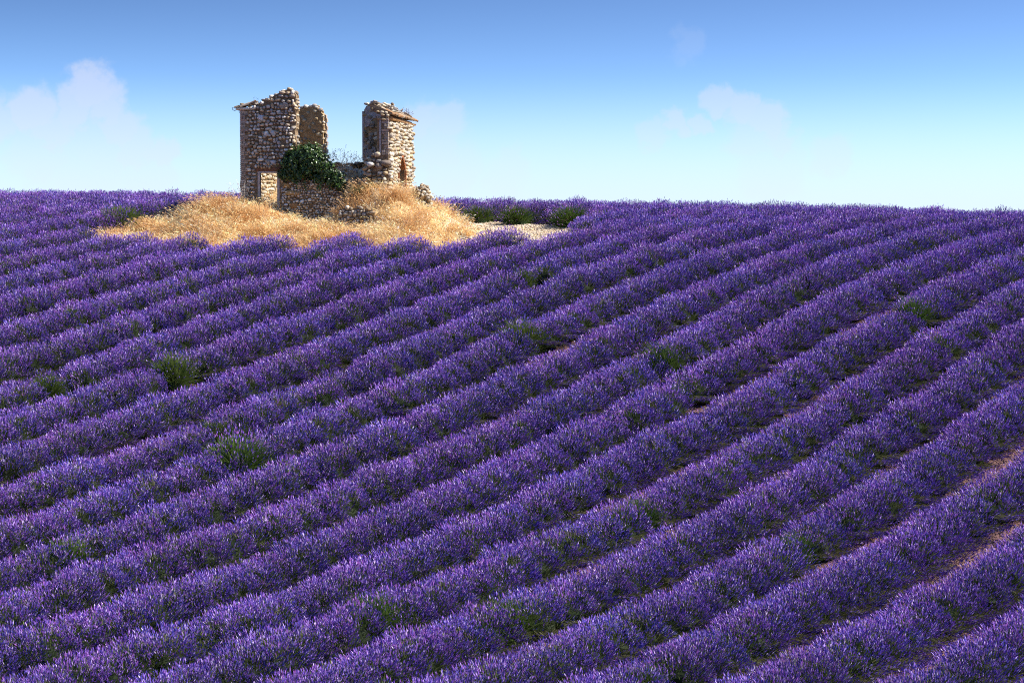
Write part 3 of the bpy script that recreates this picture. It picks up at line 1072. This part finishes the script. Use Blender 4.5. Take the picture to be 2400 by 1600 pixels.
TAN = [(.42, .33, .25), (.36, .28, .21), (.47, .39, .30), (.38, .27, .20), (.33, .27, .23)]
bricks(fw, -.015, .33, 1.2, 4.80, 0.0, 31, TAN, 1)

# walled-round opening in the front wall: plaster jambs and a brown lintel
win = link("window_opening", wall_mesh("window_opening", [(.69, 1.0), (.69, 2.45), (1.57, 2.45), (1.57, 1.0)], -.02, .125, 'a', [[(.79, 1.02), (.79, 2.39), (1.47, 2.39), (1.47, 1.02)]]), fw, M_plaster)
lin = link("lintel", box_mesh("lintel", (.60, -.03, 2.45 - Z0), (1.66, .12, 2.60 - Z0), .02, .012, 3), fw, noise_mat("brown_lintel", [(.10, .045, .025), (.22, .11, .06)], 8.0))

# --- left side wall, seen from inside through the opening, in full sun
lw = link("left_wall", wall_mesh("left_wall", jag([(.48, .3), (.48, 4.7), (1.6, 4.75), (3.0, 4.85), (3.70, 4.9), (3.70, .3)], .3, .03, 5, 1.0), 0.0, .42, 'b'), ruin, M_mortar)
put_stones(lw, lay([(.5, 1.0), (.5, 3.2), (3.65, 3.2), (3.65, 1.0)], .14, (.14, .28), 41, miss=.02), 'b', .42, .20, 42, bright=1.25, warm=.5, face=1, weight=.5)

# --- back wall, mostly fallen in the middle
BACK = [(0.0, .3), (0.0, 4.85), (1.14, 4.97), (1.32, 5.09), (1.58, 5.15), (2.0, 5.18), (2.22, 5.02), (2.34, 4.86), (2.34, 2.95), (2.6, 2.82), (3.2, 2.78), (3.8, 2.84), (4.03, 2.92), (4.05, 5.05),
        (4.12, 5.20), (4.38, 5.26), (4.78, 5.14), (5.45, 4.95), (5.45, .3)]
bw = link("back_wall", wall_mesh("back_wall", jag(BACK, .25, .025, 6, 1.2), 3.70, 4.20, 'a'), ruin, M_render)
put_stones(bw, lay([(.5, 2.6), (.5, 4.9), (1.2, 4.95), (1.9, 5.1), (2.3, 4.85), (2.3, 2.6)], .15, (.10, .22), 43, miss=.62), 'a', 3.70, .07, 44, bright=.85, warm=.8, weight=.4)
put_stones(bw, lay([(4.06, 2.95), (4.06, 5.0), (4.5, 5.2), (5.4, 4.9), (5.4, 2.95)], .15, (.12, .26), 45, miss=.55), 'a', 3.70, .08, 46, bright=.85, warm=.7, weight=.4)
put_loose(bw, along([(1.1, 5.0), (1.32, 5.12), (1.58, 5.18), (2.0, 5.2), (2.22, 5.04), (2.34, 4.88)], .12, .04, 47, (3.72, 4.18)), (.10, .2), 48)
put_loose(bw, along([(2.33, 4.8), (2.33, 3.0)], .14, .03, 49, (3.72, 3.9)), (.08, .16), 50, 1.1, .5)
put_loose(bw, along([(2.4, 2.9), (3.2, 2.82), (4.0, 2.9)], .16, .05, 51, (3.72, 4.18)), (.10, .18), 52, .9, .5)
bricks(bw, 2.34, 2.47, 3.0, 4.86, 3.9, 53, TAN, 1)
pl = link("plaster_patch", wall_mesh("plaster_patch", jag([(4.07, 4.35), (4.07, 5.02), (4.14, 5.16), (4.36, 5.20), (4.60, 5.05), (4.55, 4.72), (4.34, 4.62), (4.26, 4.38)], .1, .02, 54), 3.675, 3.72, 'a'), bw, M_plaster)
pl2 = link("plaster_patch", wall_mesh("plaster_patch", jag([(4.06, 2.98), (4.06, 3.62), (4.28, 3.66), (4.5, 3.5), (4.55, 3.25), (4.44, 3.0)], .1, .02, 55), 3.672, 3.72, 'a'), bw, M_plaster)
link("window_jamb", box_mesh("window_jamb", (3.96, 3.72, 2.98 - Z0), (4.055, 4.16, 4.98 - Z0), .01, .008, 4), bw, M_plaster)
for i, (a0, b0, z0, ln) in enumerate([(4.02, 2.7, 2.72, 1.0), (4.28, 2.55, 2.80, 1.15), (4.55, 2.6, 2.70, 1.1), (4.18, 2.9, 2.58, .8)]):
    bo = link("beam", box_mesh("beam", (-.07, -ln / 2, -.065), (.07, ln / 2, .065), .015, .012, i), bw, M_beam)
    bo.location = (a0, b0 + ln / 2, z0 - Z0)
    bo.rotation_euler = (.05 * (i - 1.5), .1 * i, -.5 + .2 * i)

# --- right side wall, in the sun, with a small pointed opening and what is left of the roof
RIGHT = [(0.0, .3), (0.0, 4.58), (4.25, 4.55), (4.27, 2.6), (4.22, 2.5), (4.22, .3)]
RHOLE = [(1.62, 1.1), (1.62, 2.58), (2.05, 2.98), (2.22, 3.02), (2.40, 2.96), (2.78, 2.58), (2.78, 1.1)]
rw = link("right_wall", wall_mesh("right_wall", RIGHT, 5.45, 5.90, 'b', [RHOLE]), ruin, M_mortar)
put_stones(rw, lay([(.02, 1.0), (.02, 4.40), (4.22, 4.40), (4.22, 1.0)], .142, (.13, .30), 61, [[(1.46, .9), (1.46, 2.6), (1.98, 3.12), (2.44, 3.12), (2.94, 2.6), (2.94, .9)]], miss=.015), 'b', 5.90, .20, 62, bright=1.30, warm=.5, face=1, weight=.45)
# bricks round the opening
k = 0
for (b0, z0, b1, z1) in [(1.55, 1.3, 1.55, 2.55), (2.85, 1.3, 2.85, 2.55), (1.58, 2.6, 2.06, 3.06), (2.82, 2.6, 2.38, 3.06)]:
    n_ = int(math.dist((b0, z0), (b1, z1)) / .085)
    for j in range(n_):
        s = (j + .5) / n_
        o = link("brick", BRICK_MESH, rw)
        o.location = (5.86, b0 + (b1 - b0) * s, z0 + (z1 - z0) * s - Z0)
        o.scale = (.22, .10, .072)
        o.rotation_euler = (math.atan2(b1 - b0, z1 - z0) * -1.0, 0, 0)
        c = rnd.choice([(.36, .14, .06), (.42, .19, .09), (.30, .11, .05)])
        o.color = (*c, 1)
o = link("keystone_tile", box_mesh("keystone_tile", (5.80, 2.06, 3.05 - Z0), (5.97, 2.40, 3.34 - Z0), .02, .02, 8), rw, M_redbrick)
wb = link("window_board", box_mesh("window_board", (5.62, 1.64, 1.15 - Z0), (5.66, 2.76, 2.30 - Z0), .004, .004, 9), rw, M_board)
link("window_rail", box_mesh("window_rail", (5.60, 1.63, 1.78 - Z0), (5.70, 2.77, 1.88 - Z0), .006, .004, 10), rw, noise_mat("faded_red_paint", [(.22, .05, .05), (.32, .09, .08)], 12, bump=.1))
link("window_interior_shade", box_mesh("window_interior_shade", (5.50, 1.60, 2.2 - Z0), (5.53, 2.80, 3.0 - Z0), .004, .004, 11), rw, M_beam)  # dark panel standing in for the shade inside the opening

# --- stub of the front wall at the right corner
STUB = [(5.02, .6), (5.00, 1.9), (5.08, 2.4), (5.06, 2.8), (5.20, 3.02), (5.61, 3.06), (5.61, 4.42), (5.46, 4.48), (5.42, 4.74), (5.88, 4.74), (5.898, .6)]
sw = link("corner_wall", wall_mesh("corner_wall", jag(STUB, .2, .02, 7, .8), .012, .46, 'a'), ruin, M_mortar)
bricks(sw, 5.63, 5.915, 3.05, 4.40, 0.0, 71, TAN, -1, h=.10)
put_stones(sw, lay([(5.02, 1.3), (5.04, 3.0), (5.86, 3.05), (5.86, 1.3)], .15, (.13, .25), 72, miss=.18), 'a', 0.0, .20, 73, bright=.95, warm=.5)
put_stones(sw, lay([(5.42, 4.44), (5.42, 4.72), (5.88, 4.72), (5.88, 4.40)], .10, (.14, .26), 74), 'a', 0.0, .18, 75, warm=.4)
put_loose(sw, along([(5.0, 1.7), (5.06, 2.3), (5.04, 2.8), (5.18, 3.04), (5.5, 3.10)], .15, .06, 76, (-.04, .46)), (.13, .23), 77, 1.0, .5)
SINGLE.append((1, sw, Matrix.Translation((5.80, -.08, 2.74 - Z0)) @ Matrix.Diagonal((.42, .42, .25, 1)), (.20, .155, .125), 3))
SINGLE.append((1, sw, Matrix.Translation((5.55, -.10, 2.62 - Z0)) @ Matrix.Diagonal((.30, .4, .26, 1)), (.20, .16, .13), 1))
SINGLE.append((1, sw, Matrix.Translation((5.20, -.10, 2.70 - Z0)) @ Matrix.Diagonal((.28, .3, .20, 1)), (.52, .50, .47), 5))
post = link("wooden_post", box_mesh("wooden_post", (5.545, -.03, 3.05 - Z0), (5.615, .06, 4.56 - Z0), .006, .006, 12), sw, M_wood)
link("lintel_stub", box_mesh("lintel_stub", (5.44, -.05, 4.54 - Z0), (5.62, .10, 4.62 - Z0), .008, .006, 13), sw, M_wood)

# --- what is left of the roof on the right wall: canal tiles over a row of eave tiles
roof = link("roof_edge", wall_mesh("roof_edge", jag([(5.16, 5.00), (5.20, 5.06), (6.04, 4.68), (6.04, 4.60), (5.6, 4.62), (5.2, 4.74)], .3, .01, 8), .05, 4.30, 'a'), ruin, M_mortar)


def half_tile(name, ln, w, taper=.85):
    bm = bmesh.new()
    rings = []
    for (x, k) in ((-ln / 2, 1.0), (ln / 2, taper)):
        ring = []
        for rr in (w / 2, w / 2 - .014):
            ring.append([bm.verts.new((x, -math.cos(math.pi * j / 6) * rr * k, math.sin(math.pi * j / 6) * rr * k * .85)) for j in range(7)])
        rings.append(ring)
    for j in range(6):
        bm.faces.new((rings[0][0][j], rings[1][0][j], rings[1][0][j + 1], rings[0][0][j + 1]))
        bm.faces.new((rings[0][1][j + 1], rings[1][1][j + 1], rings[1][1][j], rings[0][1][j]))
        for e in (0, 1):
            q = (rings[e][0][j], rings[e][0][j + 1], rings[e][1][j + 1], rings[e][1][j])
            bm.faces.new(q if e == 0 else q[::-1])
    bmesh.ops.recalc_face_normals(bm, faces=bm.faces)
    me = bpy.data.meshes.new(name)
    bm.to_mesh(me)
    bm.free()
    me.materials.append(M_tile)
    return me


TILE = half_tile("roof_tile_shape", .44, .21)
EAVE = half_tile("eave_tile_shape", .26, .19)
TILE_COLS = [(.30, .20, .12), (.36, .25, .16), (.25, .18, .12), (.42, .33, .24), (.33, .18, .09), (.22, .18, .15)]
tr = random.Random(81)
slope = math.atan2(.44, .96)
for j in range(20):
    b = .15 + j * .212
    for i in range(3):
        if tr.random() < (.08, .22, .42)[i]:
            continue
        o = link("roof_tile", TILE, roof)
        a = 5.93 - i * .33 + tr.uniform(-.04, .04)
        o.location = (a, b + tr.uniform(-.02, .02), 4.585 + (6.06 - a) * math.tan(slope) + .015 * i + tr.uniform(0, .03) - Z0)
        o.rotation_euler = (tr.gauss(0, .10), slope + tr.gauss(0, .05), tr.gauss(0, .08))
        c = tr.choice(TILE_COLS)
        o.color = (*c, 1)
for j in range(22):
    o = link("eave_tile", EAVE, roof)
    o.location = (5.95 + tr.uniform(-.01, .01), .10 + j * .193, 4.47 - Z0)
    o.rotation_euler = (math.pi, 0, tr.gauss(0, .03))
    c = tr.choice([(.48, .28, .13), (.42, .24, .12), (.52, .33, .18)])
    o.color = (*c, 1)
for j in range(26):
    o = link("roof_slab", box_mesh("roof_slab", (-.16, -.11, -.018), (.16, .11, .018), .006, .014, j), roof, M_board if j % 3 else M_slab)
    a = tr.uniform(5.15, 6.0)
    o.location = (a, tr.choice((.06, .15, .3, .5)) + tr.uniform(0, .8) * (j % 2) + (j % 5) * .7, 4.70 + (6.05 - a) * .42 + tr.uniform(0, .07) - Z0)
    o.rotation_euler = (tr.gauss(0, .2), slope * .7 + tr.gauss(0, .15), tr.uniform(0, 3))
put_loose(roof, [(tr.uniform(5.2, 5.95), tr.uniform(.05, .5), 4.78 + tr.uniform(0, .22)) for _ in range(16)] + [(tr.uniform(5.15, 5.45), tr.uniform(.3, 4.1), 5.02 + tr.uniform(0, .08)) for _ in range(26)], (.07, .16), 82, .85, .6)
put_loose(bw, [(tr.uniform(4.1, 5.3), tr.uniform(3.72, 4.15), 5.22 + tr.uniform(-.02, .06)) for _ in range(24)], (.08, .17), 83, .85, .6)

# --- what is left of the roof at the top of the left wall
eave = link("eave_slab", box_mesh("eave_slab", (-.15, -.10, 4.83 - Z0), (.62, .34, 4.925 - Z0), .015, .012, 14), ruin, M_slab)
for j in range(6):
    o = link("roof_tile", TILE, eave)
    o.location = (.02 + (j % 3) * .22, -.02 + (j // 3) * .24, 4.95 + (j % 3) * .055 - Z0)
    o.rotation_euler = (tr.gauss(0, .08), -.30 + tr.gauss(0, .05), tr.gauss(0, .12))
    o.color = (*tr.choice(TILE_COLS), 1)
put_loose(eave, [(tr.uniform(.05, .7), tr.uniform(-.04, .4), 4.98 + tr.uniform(0, .10)) for _ in range(22)], (.06, .13), 84, .75, .8)


def wire(name, pts, r0, parent, mat):
    cu = bpy.data.curves.new(name, 'CURVE')
    cu.dimensions = '3D'
    cu.bevel_depth = r0
    cu.bevel_resolution = 1
    sp = cu.splines.new('POLY')
    sp.points.add(len(pts) - 1)
    for p, q in zip(sp.points, pts):
        p.co = (*q, 1)
    tmp = bpy.data.objects.new(name, cu)
    COL.objects.link(tmp)
    dg = bpy.context.evaluated_depsgraph_get()
    me = bpy.data.meshes.new_from_object(tmp.evaluated_get(dg))
    bpy.data.objects.remove(tmp)
    return link(name, me, parent, mat)


wire("gutter_hook", [(-.12, .02, 3.86), (-.22, .02, 3.81), (-.30, .02, 3.84), (-.33, .02, 3.93), (-.20, .02, 3.90)], .012, eave, M_iron)
wire("hanging_wire", [(-.04, -.02, 3.82), (-.02, -.05, 3.74), (.0, -.06, 3.72)], .010, eave, M_iron)

# --- revetment of cobbles lower down in the grass, right of the low wall
rv = link("low_wall", wall_mesh("low_wall", jag([(4.26, -.1), (4.26, .98), (4.6, 1.04), (5.1, .98), (5.62, .94), (5.66, -.1)], .2, .03, 9, .3), -1.28, -.95, 'a'), ruin, M_mortar)
put_stones(rv, lay([(4.28, .1), (4.28, .96), (4.6, 1.0), (5.1, .95), (5.6, .9), (5.6, .1)], .12, (.09, .2), 91, miss=.18), 'a', -1.28, .15, 92, bright=1.0)
put_loose(rv, along([(4.3, 1.0), (4.6, 1.06), (5.1, 1.0), (5.6, .96)], .2, .04, 93, (-1.26, -1.0)), (.10, .22), 94, 1.15, .4)

# --- rubble fallen inside
rr_ = random.Random(95)
pts = []
for _ in range(330):
    a, b = rr_.uniform(2.9, 4.95), rr_.uniform(.5, 3.4)
    x, y = ruin_xy(a, b)
    pts.append((a, b, float(ground(x, y)) + rr_.uniform(-.02, .06)))
put_loose(bw, pts, (.09, .22), 96, 1.2, .3, .6)

# largest stones: parts of their own wall; the rest: one joined part
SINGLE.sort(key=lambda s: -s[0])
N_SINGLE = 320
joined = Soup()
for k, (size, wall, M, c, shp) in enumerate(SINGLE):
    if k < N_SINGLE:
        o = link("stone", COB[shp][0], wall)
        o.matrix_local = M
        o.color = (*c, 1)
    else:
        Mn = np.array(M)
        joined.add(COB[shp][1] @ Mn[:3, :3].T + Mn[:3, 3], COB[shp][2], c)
print("stones", len(SINGLE))
sj = link("small_stones", joined.mesh("small_stones", True), ruin, M_stone_j)
tag(sj, kind="stuff")

# --- a separate standing stump of wall at the right
sx, sy = -3.50, 75.3
stump = empty("wall_stump", (sx, sy, float(ground(sx, sy))), -TH)
tag(stump, "short crumbling stump of cobble wall standing alone right of the ruin", "wall")
Zs = float(ground(sx, sy))
SP = [(u, z - Zs) for u, z in [(-.28, .4), (-.30, 1.42), (-.34, 1.62), (-.22, 1.72), (-.05, 1.95), (.06, 1.93), (.22, 1.72), (.30, 1.48), (.27, 1.1), (.26, .4)]]
Z0, keepZ = 0.0, Z0
core = link("wall_core", wall_mesh("wall_core", jag(SP, .15, .03, 10, 0), -.22, .22, 'a'), stump, M_mortar)
keep_single, SINGLE = SINGLE, []
put_stones(core, lay([(u * .96, z) for u, z in SP], .13, (.11, .22), 101, miss=.05), 'a', -.22, .2, 102, bright=1.15, warm=.4)
put_loose(core, along([p for p in SP[1:9]], .12, .03, 103, (-.18, .2)), (.11, .19), 104, 1.2, .4)
put_loose(core, [(.26 + rr_.uniform(-.03, .05), rr_.uniform(-.2, .2), rr_.uniform(.0, SP[7][1])) for _ in range(24)], (.11, .2), 105, 1.3, .3)
for (size, wall, M, c, shp) in SINGLE:
    o = link("stone", COB[shp][0], wall)
    o.matrix_local = M
    o.color = (*c, 1)
SINGLE = keep_single
Z0 = keepZ

# ------------------------------------------------------------------ ivy
iv = random.Random(3)
ivr = np.random.default_rng(12)
IVY = [(2.55, -.05, 3.02, .56), (2.12, -.12, 2.72, .48), (1.92, -.14, 2.36, .34), (3.05, -.10, 2.80, .52), (3.45, -.14, 2.46, .42), (3.82, -.16, 2.16, .34), (2.70, -.18, 2.46, .36),
       (4.02, -.14, 1.92, .22), (2.85, .10, 3.20, .36), (3.25, -.2, 2.2, .28), (2.2, -.15, 3.1, .25), (2.35, -.2, 2.35, .3)]
ivy = empty("ivy_bush", (*ruin_xy(2.7, -.1), 2.2), -TH)
tag(ivy, "dark green ivy bush spilling over the broken front wall of the ruin", "ivy")
IS = Soup()
for (a, b, z, r_) in IVY:
    n = int(1500 * (r_ / .5) ** 2)
    d = unit(ivr.normal(0, 1, (n, 3)))
    off = ivr.uniform(0, 50, 3)
    lump = np.array([noise.noise(Vector(v * 2.3 + off)) for v in d])
    rad = r_ * (1 + .55 * lump) * ivr.uniform(.62, 1.08, n)
    P = np.array([a - 2.7, b + .1, z - 2.2]) + d * rad[:, None] * np.array([1.05, .75, .9])
    nrm = unit(d + ivr.normal(0, .45, (n, 3)) + np.array([0, -.1, .35]))
    e1, e2 = perp(nrm)
    an = ivr.uniform(0, 6.28, n)[:, None]
    u = np.cos(an) * e1 + np.sin(an) * e2
    w = np.cross(nrm, u)
    s = ivr.uniform(.030, .062, n)[:, None]
    V = np.stack([P - u * s, P + w * s * .75 + nrm * s * .12, P + u * s * 1.1, P - w * s * .75 + nrm * s * .12], 1)
    F = (np.arange(n)[:, None, None] * 4 + np.array([(0, 1, 2), (0, 2, 3)])[None]).reshape(-1, 3)
    g = np.array([(.022, .052, .009), (.038, .080, .014), (.075, .125, .026), (.014, .034, .009)])[ivr.choice(4, n, p=[.30, .33, .25, .12])] * ivr.uniform(.7, 1.3, n)[:, None]
    IS.V.append(V.reshape(-1, 3)); IS.F.append(F + IS.n); IS.C.append(np.repeat(g, 4, 0)); IS.n += n * 4
for q in range(26):      # trailing shoots
    a0, z0 = iv.choice(IVY)[0] + iv.uniform(-.3, .3), 0
    src = iv.choice(IVY)
    p = np.array([src[0] - 2.7 + iv.uniform(-.8, .8) * src[3], -.12 + iv.uniform(-.2, .1), src[2] - 2.2 - src[3] * iv.uniform(.2, .9)])
    d = np.array([iv.uniform(-.5, .5), iv.uniform(-.2, 0), iv.uniform(-1, .5)])
    for t_ in range(14):
        c0 = p + d * .035 * t_ + np.array([iv.gauss(0, .03), iv.gauss(0, .02), iv.gauss(0, .03)])
        s_ = iv.uniform(.03, .055)
        u = np.array([iv.gauss(0, 1), iv.gauss(0, .4), iv.gauss(0, 1)]); u /= np.linalg.norm(u)
        w = np.cross(u, [iv.gauss(0, .4), -1, iv.gauss(0, .4)]); w /= np.linalg.norm(w)
        IS.add([c0 - u * s_, c0 + w * s_ * .75, c0 + u * s_, c0 - w * s_ * .75], [(0, 1, 2), (0, 2, 3)], np.array((.045, .09, .016)) * iv.uniform(.6, 1.5))
link("foliage", IS.mesh("ivy_foliage"), ivy, M_ivy)
SS = Soup()
for (a, b, z, r_) in IVY:
    n = 30
    P0 = np.tile(np.array([a - 2.7, .12, z - 2.2 - r_ * .6]), (n, 1)) + ivr.normal(0, .05, (n, 3))
    P1 = np.array([a - 2.7, b + .1, z - 2.2]) + unit(ivr.normal(0, 1, (n, 3))) * r_ * .9
    c = np.tile(np.array([(.07, .05, .03)]), (n, 1))
    blades(SS, P0, P1, np.full(n, .02), c, c, bend=ivr.normal(0, .04, (n, 3)))
link("stem", SS.mesh("ivy_stem"), ivy, M_weed)

# ------------------------------------------------------------------ golden grass on the mound
def sample_clear(n, r):
    P = np.stack([r.uniform(-16, 3.4, n * 2), r.uniform(69.6, 83.8, n * 2)], 1)
    return P[in_poly(P[:, 0], P[:, 1], CLEAR)][:n]


gr = np.random.default_rng(21)
T = sample_clear(9500, gr)
a_ = (T[:, 0] - RUIN.x) * TA.x + (T[:, 1] - RUIN.y) * TA.y
b_l = (T[:, 0] - RUIN.x) * TB.x + (T[:, 1] - RUIN.y) * TB.y
inside = (a_ > -.05) & (a_ < 5.95) & (b_l > -.05) & (b_l < 4.25)
bank = (a_ > 4.25) & (a_ < 5.0) & (b_l < 1.6)
hidden = (b_l > 3.6)
wallhit = ((a_ > -.02) & (a_ < 4.25) & (b_l > -.06) & (b_l < .5)) | ((a_ > 4.2) & (a_ < 5.7) & (b_l > -1.32) & (b_l < -.93)) | ((a_ > 4.95) & (a_ < 5.95) & (b_l > -.08) & (b_l < .5))
gravelside = T[:, 0] > (-2.1 + .55 * np.sin(T[:, 1] * 1.9) - (T[:, 1] - 75) * .12)
fade = gr.random(len(T)) < np.clip((T[:, 0] + 3.2) * .8, 0, 1)
ok = (~inside | (bank & (b_l < .5)) | (gr.random(len(T)) < .06)) & ~wallhit & ~(gravelside & (gr.random(len(T)) > .03)) & ~(hidden & (gr.random(len(T)) > .25)) & ~(fade & gravelside)
T = T[ok]
a_, b_l = a_[ok], b_l[ok]
tz = ground(T[:, 0], T[:, 1])
nt = len(T)
NB = 12
patch = np.array([noise.noise(Vector((x * .55, y * .55, 3.1))) for x, y in T])
patch2 = np.array([noise.noise(Vector((x * 1.3, y * 1.3, 9.1))) for x, y in T])
hgt = np.clip(.40 + .26 * patch + .20 * patch2, .14, .75)
low_front = (b_l < 0) & (b_l > -1.2) & (a_ > 1.4) & (a_ < 4.4)
hgt = np.where(low_front, hgt * .55, hgt)
near_edge = (T[:, 1] < 72.3)
GOLD = np.array([(.93, .62, .29), (.94, .70, .38), (.88, .53, .22), (.95, .79, .54), (.72, .42, .17), (.95, .87, .70)])
tc_ = GOLD[gr.choice(6, nt, p=[.28, .26, .18, .14, .08, .06])]
red = np.clip(patch2 * 2.0 + .1, 0, .75)[:, None]
tc_ = tc_ * (1 - red) + np.array([(.56, .30, .11)]) * red
P0 = np.repeat(np.column_stack([T, tz]), NB, 0) + np.column_stack([gr.normal(0, .10, (nt * NB, 2)), np.full(nt * NB, -.03)])
Hb = np.repeat(hgt, NB) * gr.uniform(.5, 1.2, nt * NB)
lean = gr.normal(0, .55, (nt * NB, 2)) + np.array([-.10, -.05])
P1 = P0 + np.column_stack([lean * Hb[:, None], Hb])
Cb = np.minimum(np.repeat(tc_, NB, 0) * gr.uniform(.75, 1.2, nt * NB)[:, None], .95)
GS = Soup()
blades(GS, P0, P1, gr.uniform(.012, .022, nt * NB), Cb * .92, Cb, bend=np.column_stack([-lean * Hb[:, None] * .22, np.zeros(nt * NB)]))
# nodding seed heads
k = gr.random(nt * NB) < .55
q = P1[k]
dd = unit(np.column_stack([lean[k] * 1.6 + gr.normal(0, .3, (k.sum(), 2)), gr.uniform(-.2, .9, k.sum())]))
cc = np.minimum(Cb[k] * 1.18 + .03, .9)
blades(GS, q, q + dd * gr.uniform(.06, .15, k.sum())[:, None], gr.uniform(.016, .032, k.sum()), cc, cc, bend=gr.normal(0, .012, (k.sum(), 3)))
print("grass blades", nt * NB)
gso = link("dry_grass", GS.mesh("dry_grass"), None, M_grass)
tag(gso, "tall golden dry grass covering the mound round the ruin", "dry grass", kind="stuff")

# ------------------------------------------------------------------ gravel patch
gv = np.random.default_rng(31)
Pg = np.stack([gv.uniform(-4.5, 3.4, 16000), gv.uniform(69.6, 82, 16000)], 1)
Pg = Pg[in_poly(Pg[:, 0], Pg[:, 1], CLEAR)]
keepg = gv.random(len(Pg)) < np.clip((Pg[:, 0] + 3.6) * .9, 0.0, 1)
Pg = Pg[keepg][:7500]
zg = ground(Pg[:, 0], Pg[:, 1])
GVS = Soup()
octV = COB[1][1]
for i in range(len(Pg)):
    s = float(gv.uniform(.045, .10)) * (1.6 if gv.random() < .06 else 1)
    an = gv.uniform(0, 6.28)
    c, s_ = math.cos(an), math.sin(an)
    Mr = np.array([[c, -s_, 0], [s_, c, 0], [0, 0, .65]]) * s
    col = np.array([(.50, .39, .27), (.56, .46, .33), (.42, .32, .22), (.53, .42, .31), (.60, .52, .40)][gv.integers(0, 5)]) * gv.uniform(.85, 1.12)
    sh = COB[int(gv.integers(0, 10))]
    GVS.add(sh[1] @ Mr.T + np.array([Pg[i, 0], Pg[i, 1], zg[i] + s * .12]), sh[2], col)
gvo = link("gravel", GVS.mesh("gravel", True), None, M_stone_j)
tag(gvo, "pale pebble gravel spread on the ground right of the ruin", "gravel", kind="stuff")

# ------------------------------------------------------------------ dry weeds on and by the walls
def weed(name, label, x, y, z, n, h, spread, col, seed, dots=True, group=None):
    r = np.random.default_rng(seed)
    S = Soup()
    c = np.array([col])
    for i in range(n):
        p = np.array([r.normal(0, spread * .05), r.normal(0, spread * .04), -.05])
        d = unit(np.array([r.normal(0, .55) * spread, r.normal(0, .3) * spread, 1.0]))
        L = h * r.uniform(.6, 1.1)
        pts = [p + d * L * s + np.array([r.normal(0, .02), 0, 0]) for s in (0, .4, .75, 1.0)]
        for j in range(3):
            blades(S, pts[j][None], pts[j + 1][None], np.array([.014]), c, c)
            blades(S, pts[j + 1][None], pts[j][None], np.array([.012]), c, c)
        for j in range(5):
            s = r.uniform(.4, 1.0)
            q0 = p + d * L * s
            q1 = q0 + np.array([r.normal(0, .12), r.normal(0, .06), r.uniform(.03, .14)])
            blades(S, q0[None], q1[None], np.array([.010]), c, c)
            if dots:
                spindles(S, q1[None], np.array([[0, 0, 1.0]]), np.array([.035]), np.array([.016]), c * .8)
    o = link(name, S.mesh(name), None, M_weed)
    o.location = (x, y, z)
    tag(o, label, "dry weed", group)
    return o


BR = (.20, .15, .09)
PALE = (.72, .66, .55)
x, y = ruin_xy(3.05, 3.9)
weed("dry_weed", "branching dry weed on the low back wall against the sky", x, y, 2.85, 8, .7, 1.1, BR, 1)
x, y = ruin_xy(3.5, 3.9)
weed("dry_weed", "wide brown dry weed left of the right-hand tower on the back wall", x, y, 2.86, 11, .55, 1.3, BR, 2)
x, y = ruin_xy(2.62, 3.8)
weed("dry_weed", "thin dry weed just right of the back wall fragment", x, y, 2.9, 5, .65, .8, BR, 3)
x, y = ruin_xy(.55, .2)
weed("dry_weed", "single bare twig growing on top of the left wall", x, y, 5.0, 3, .42, .5, (.16, .12, .12), 4, False)
x, y = ruin_xy(5.95, 3.2)
weed("dry_weed", "wispy dry weed hanging over the right-hand eave", x, y, 4.62, 8, .40, .8, (.18, .12, .12), 5)
x, y = ruin_xy(.16, -.25)
weed("dry_thistle", "pale dried thistle stalks standing against the foot of the left wall", x, y, 1.15, 12, .95, .7, PALE, 6)
x, y = ruin_xy(-.55, .3)
weed("dry_thistle", "pale dried stalks left of the left wall's foot", x, y, 1.05, 9, .55, .9, PALE, 7)
x, y = ruin_xy(4.9, -.3)
weed("dry_weed", "grey green weed in the grass below the corner wall", x, y, float(ground(x, y)), 40, .55, 1.6, (.30, .30, .13), 8)
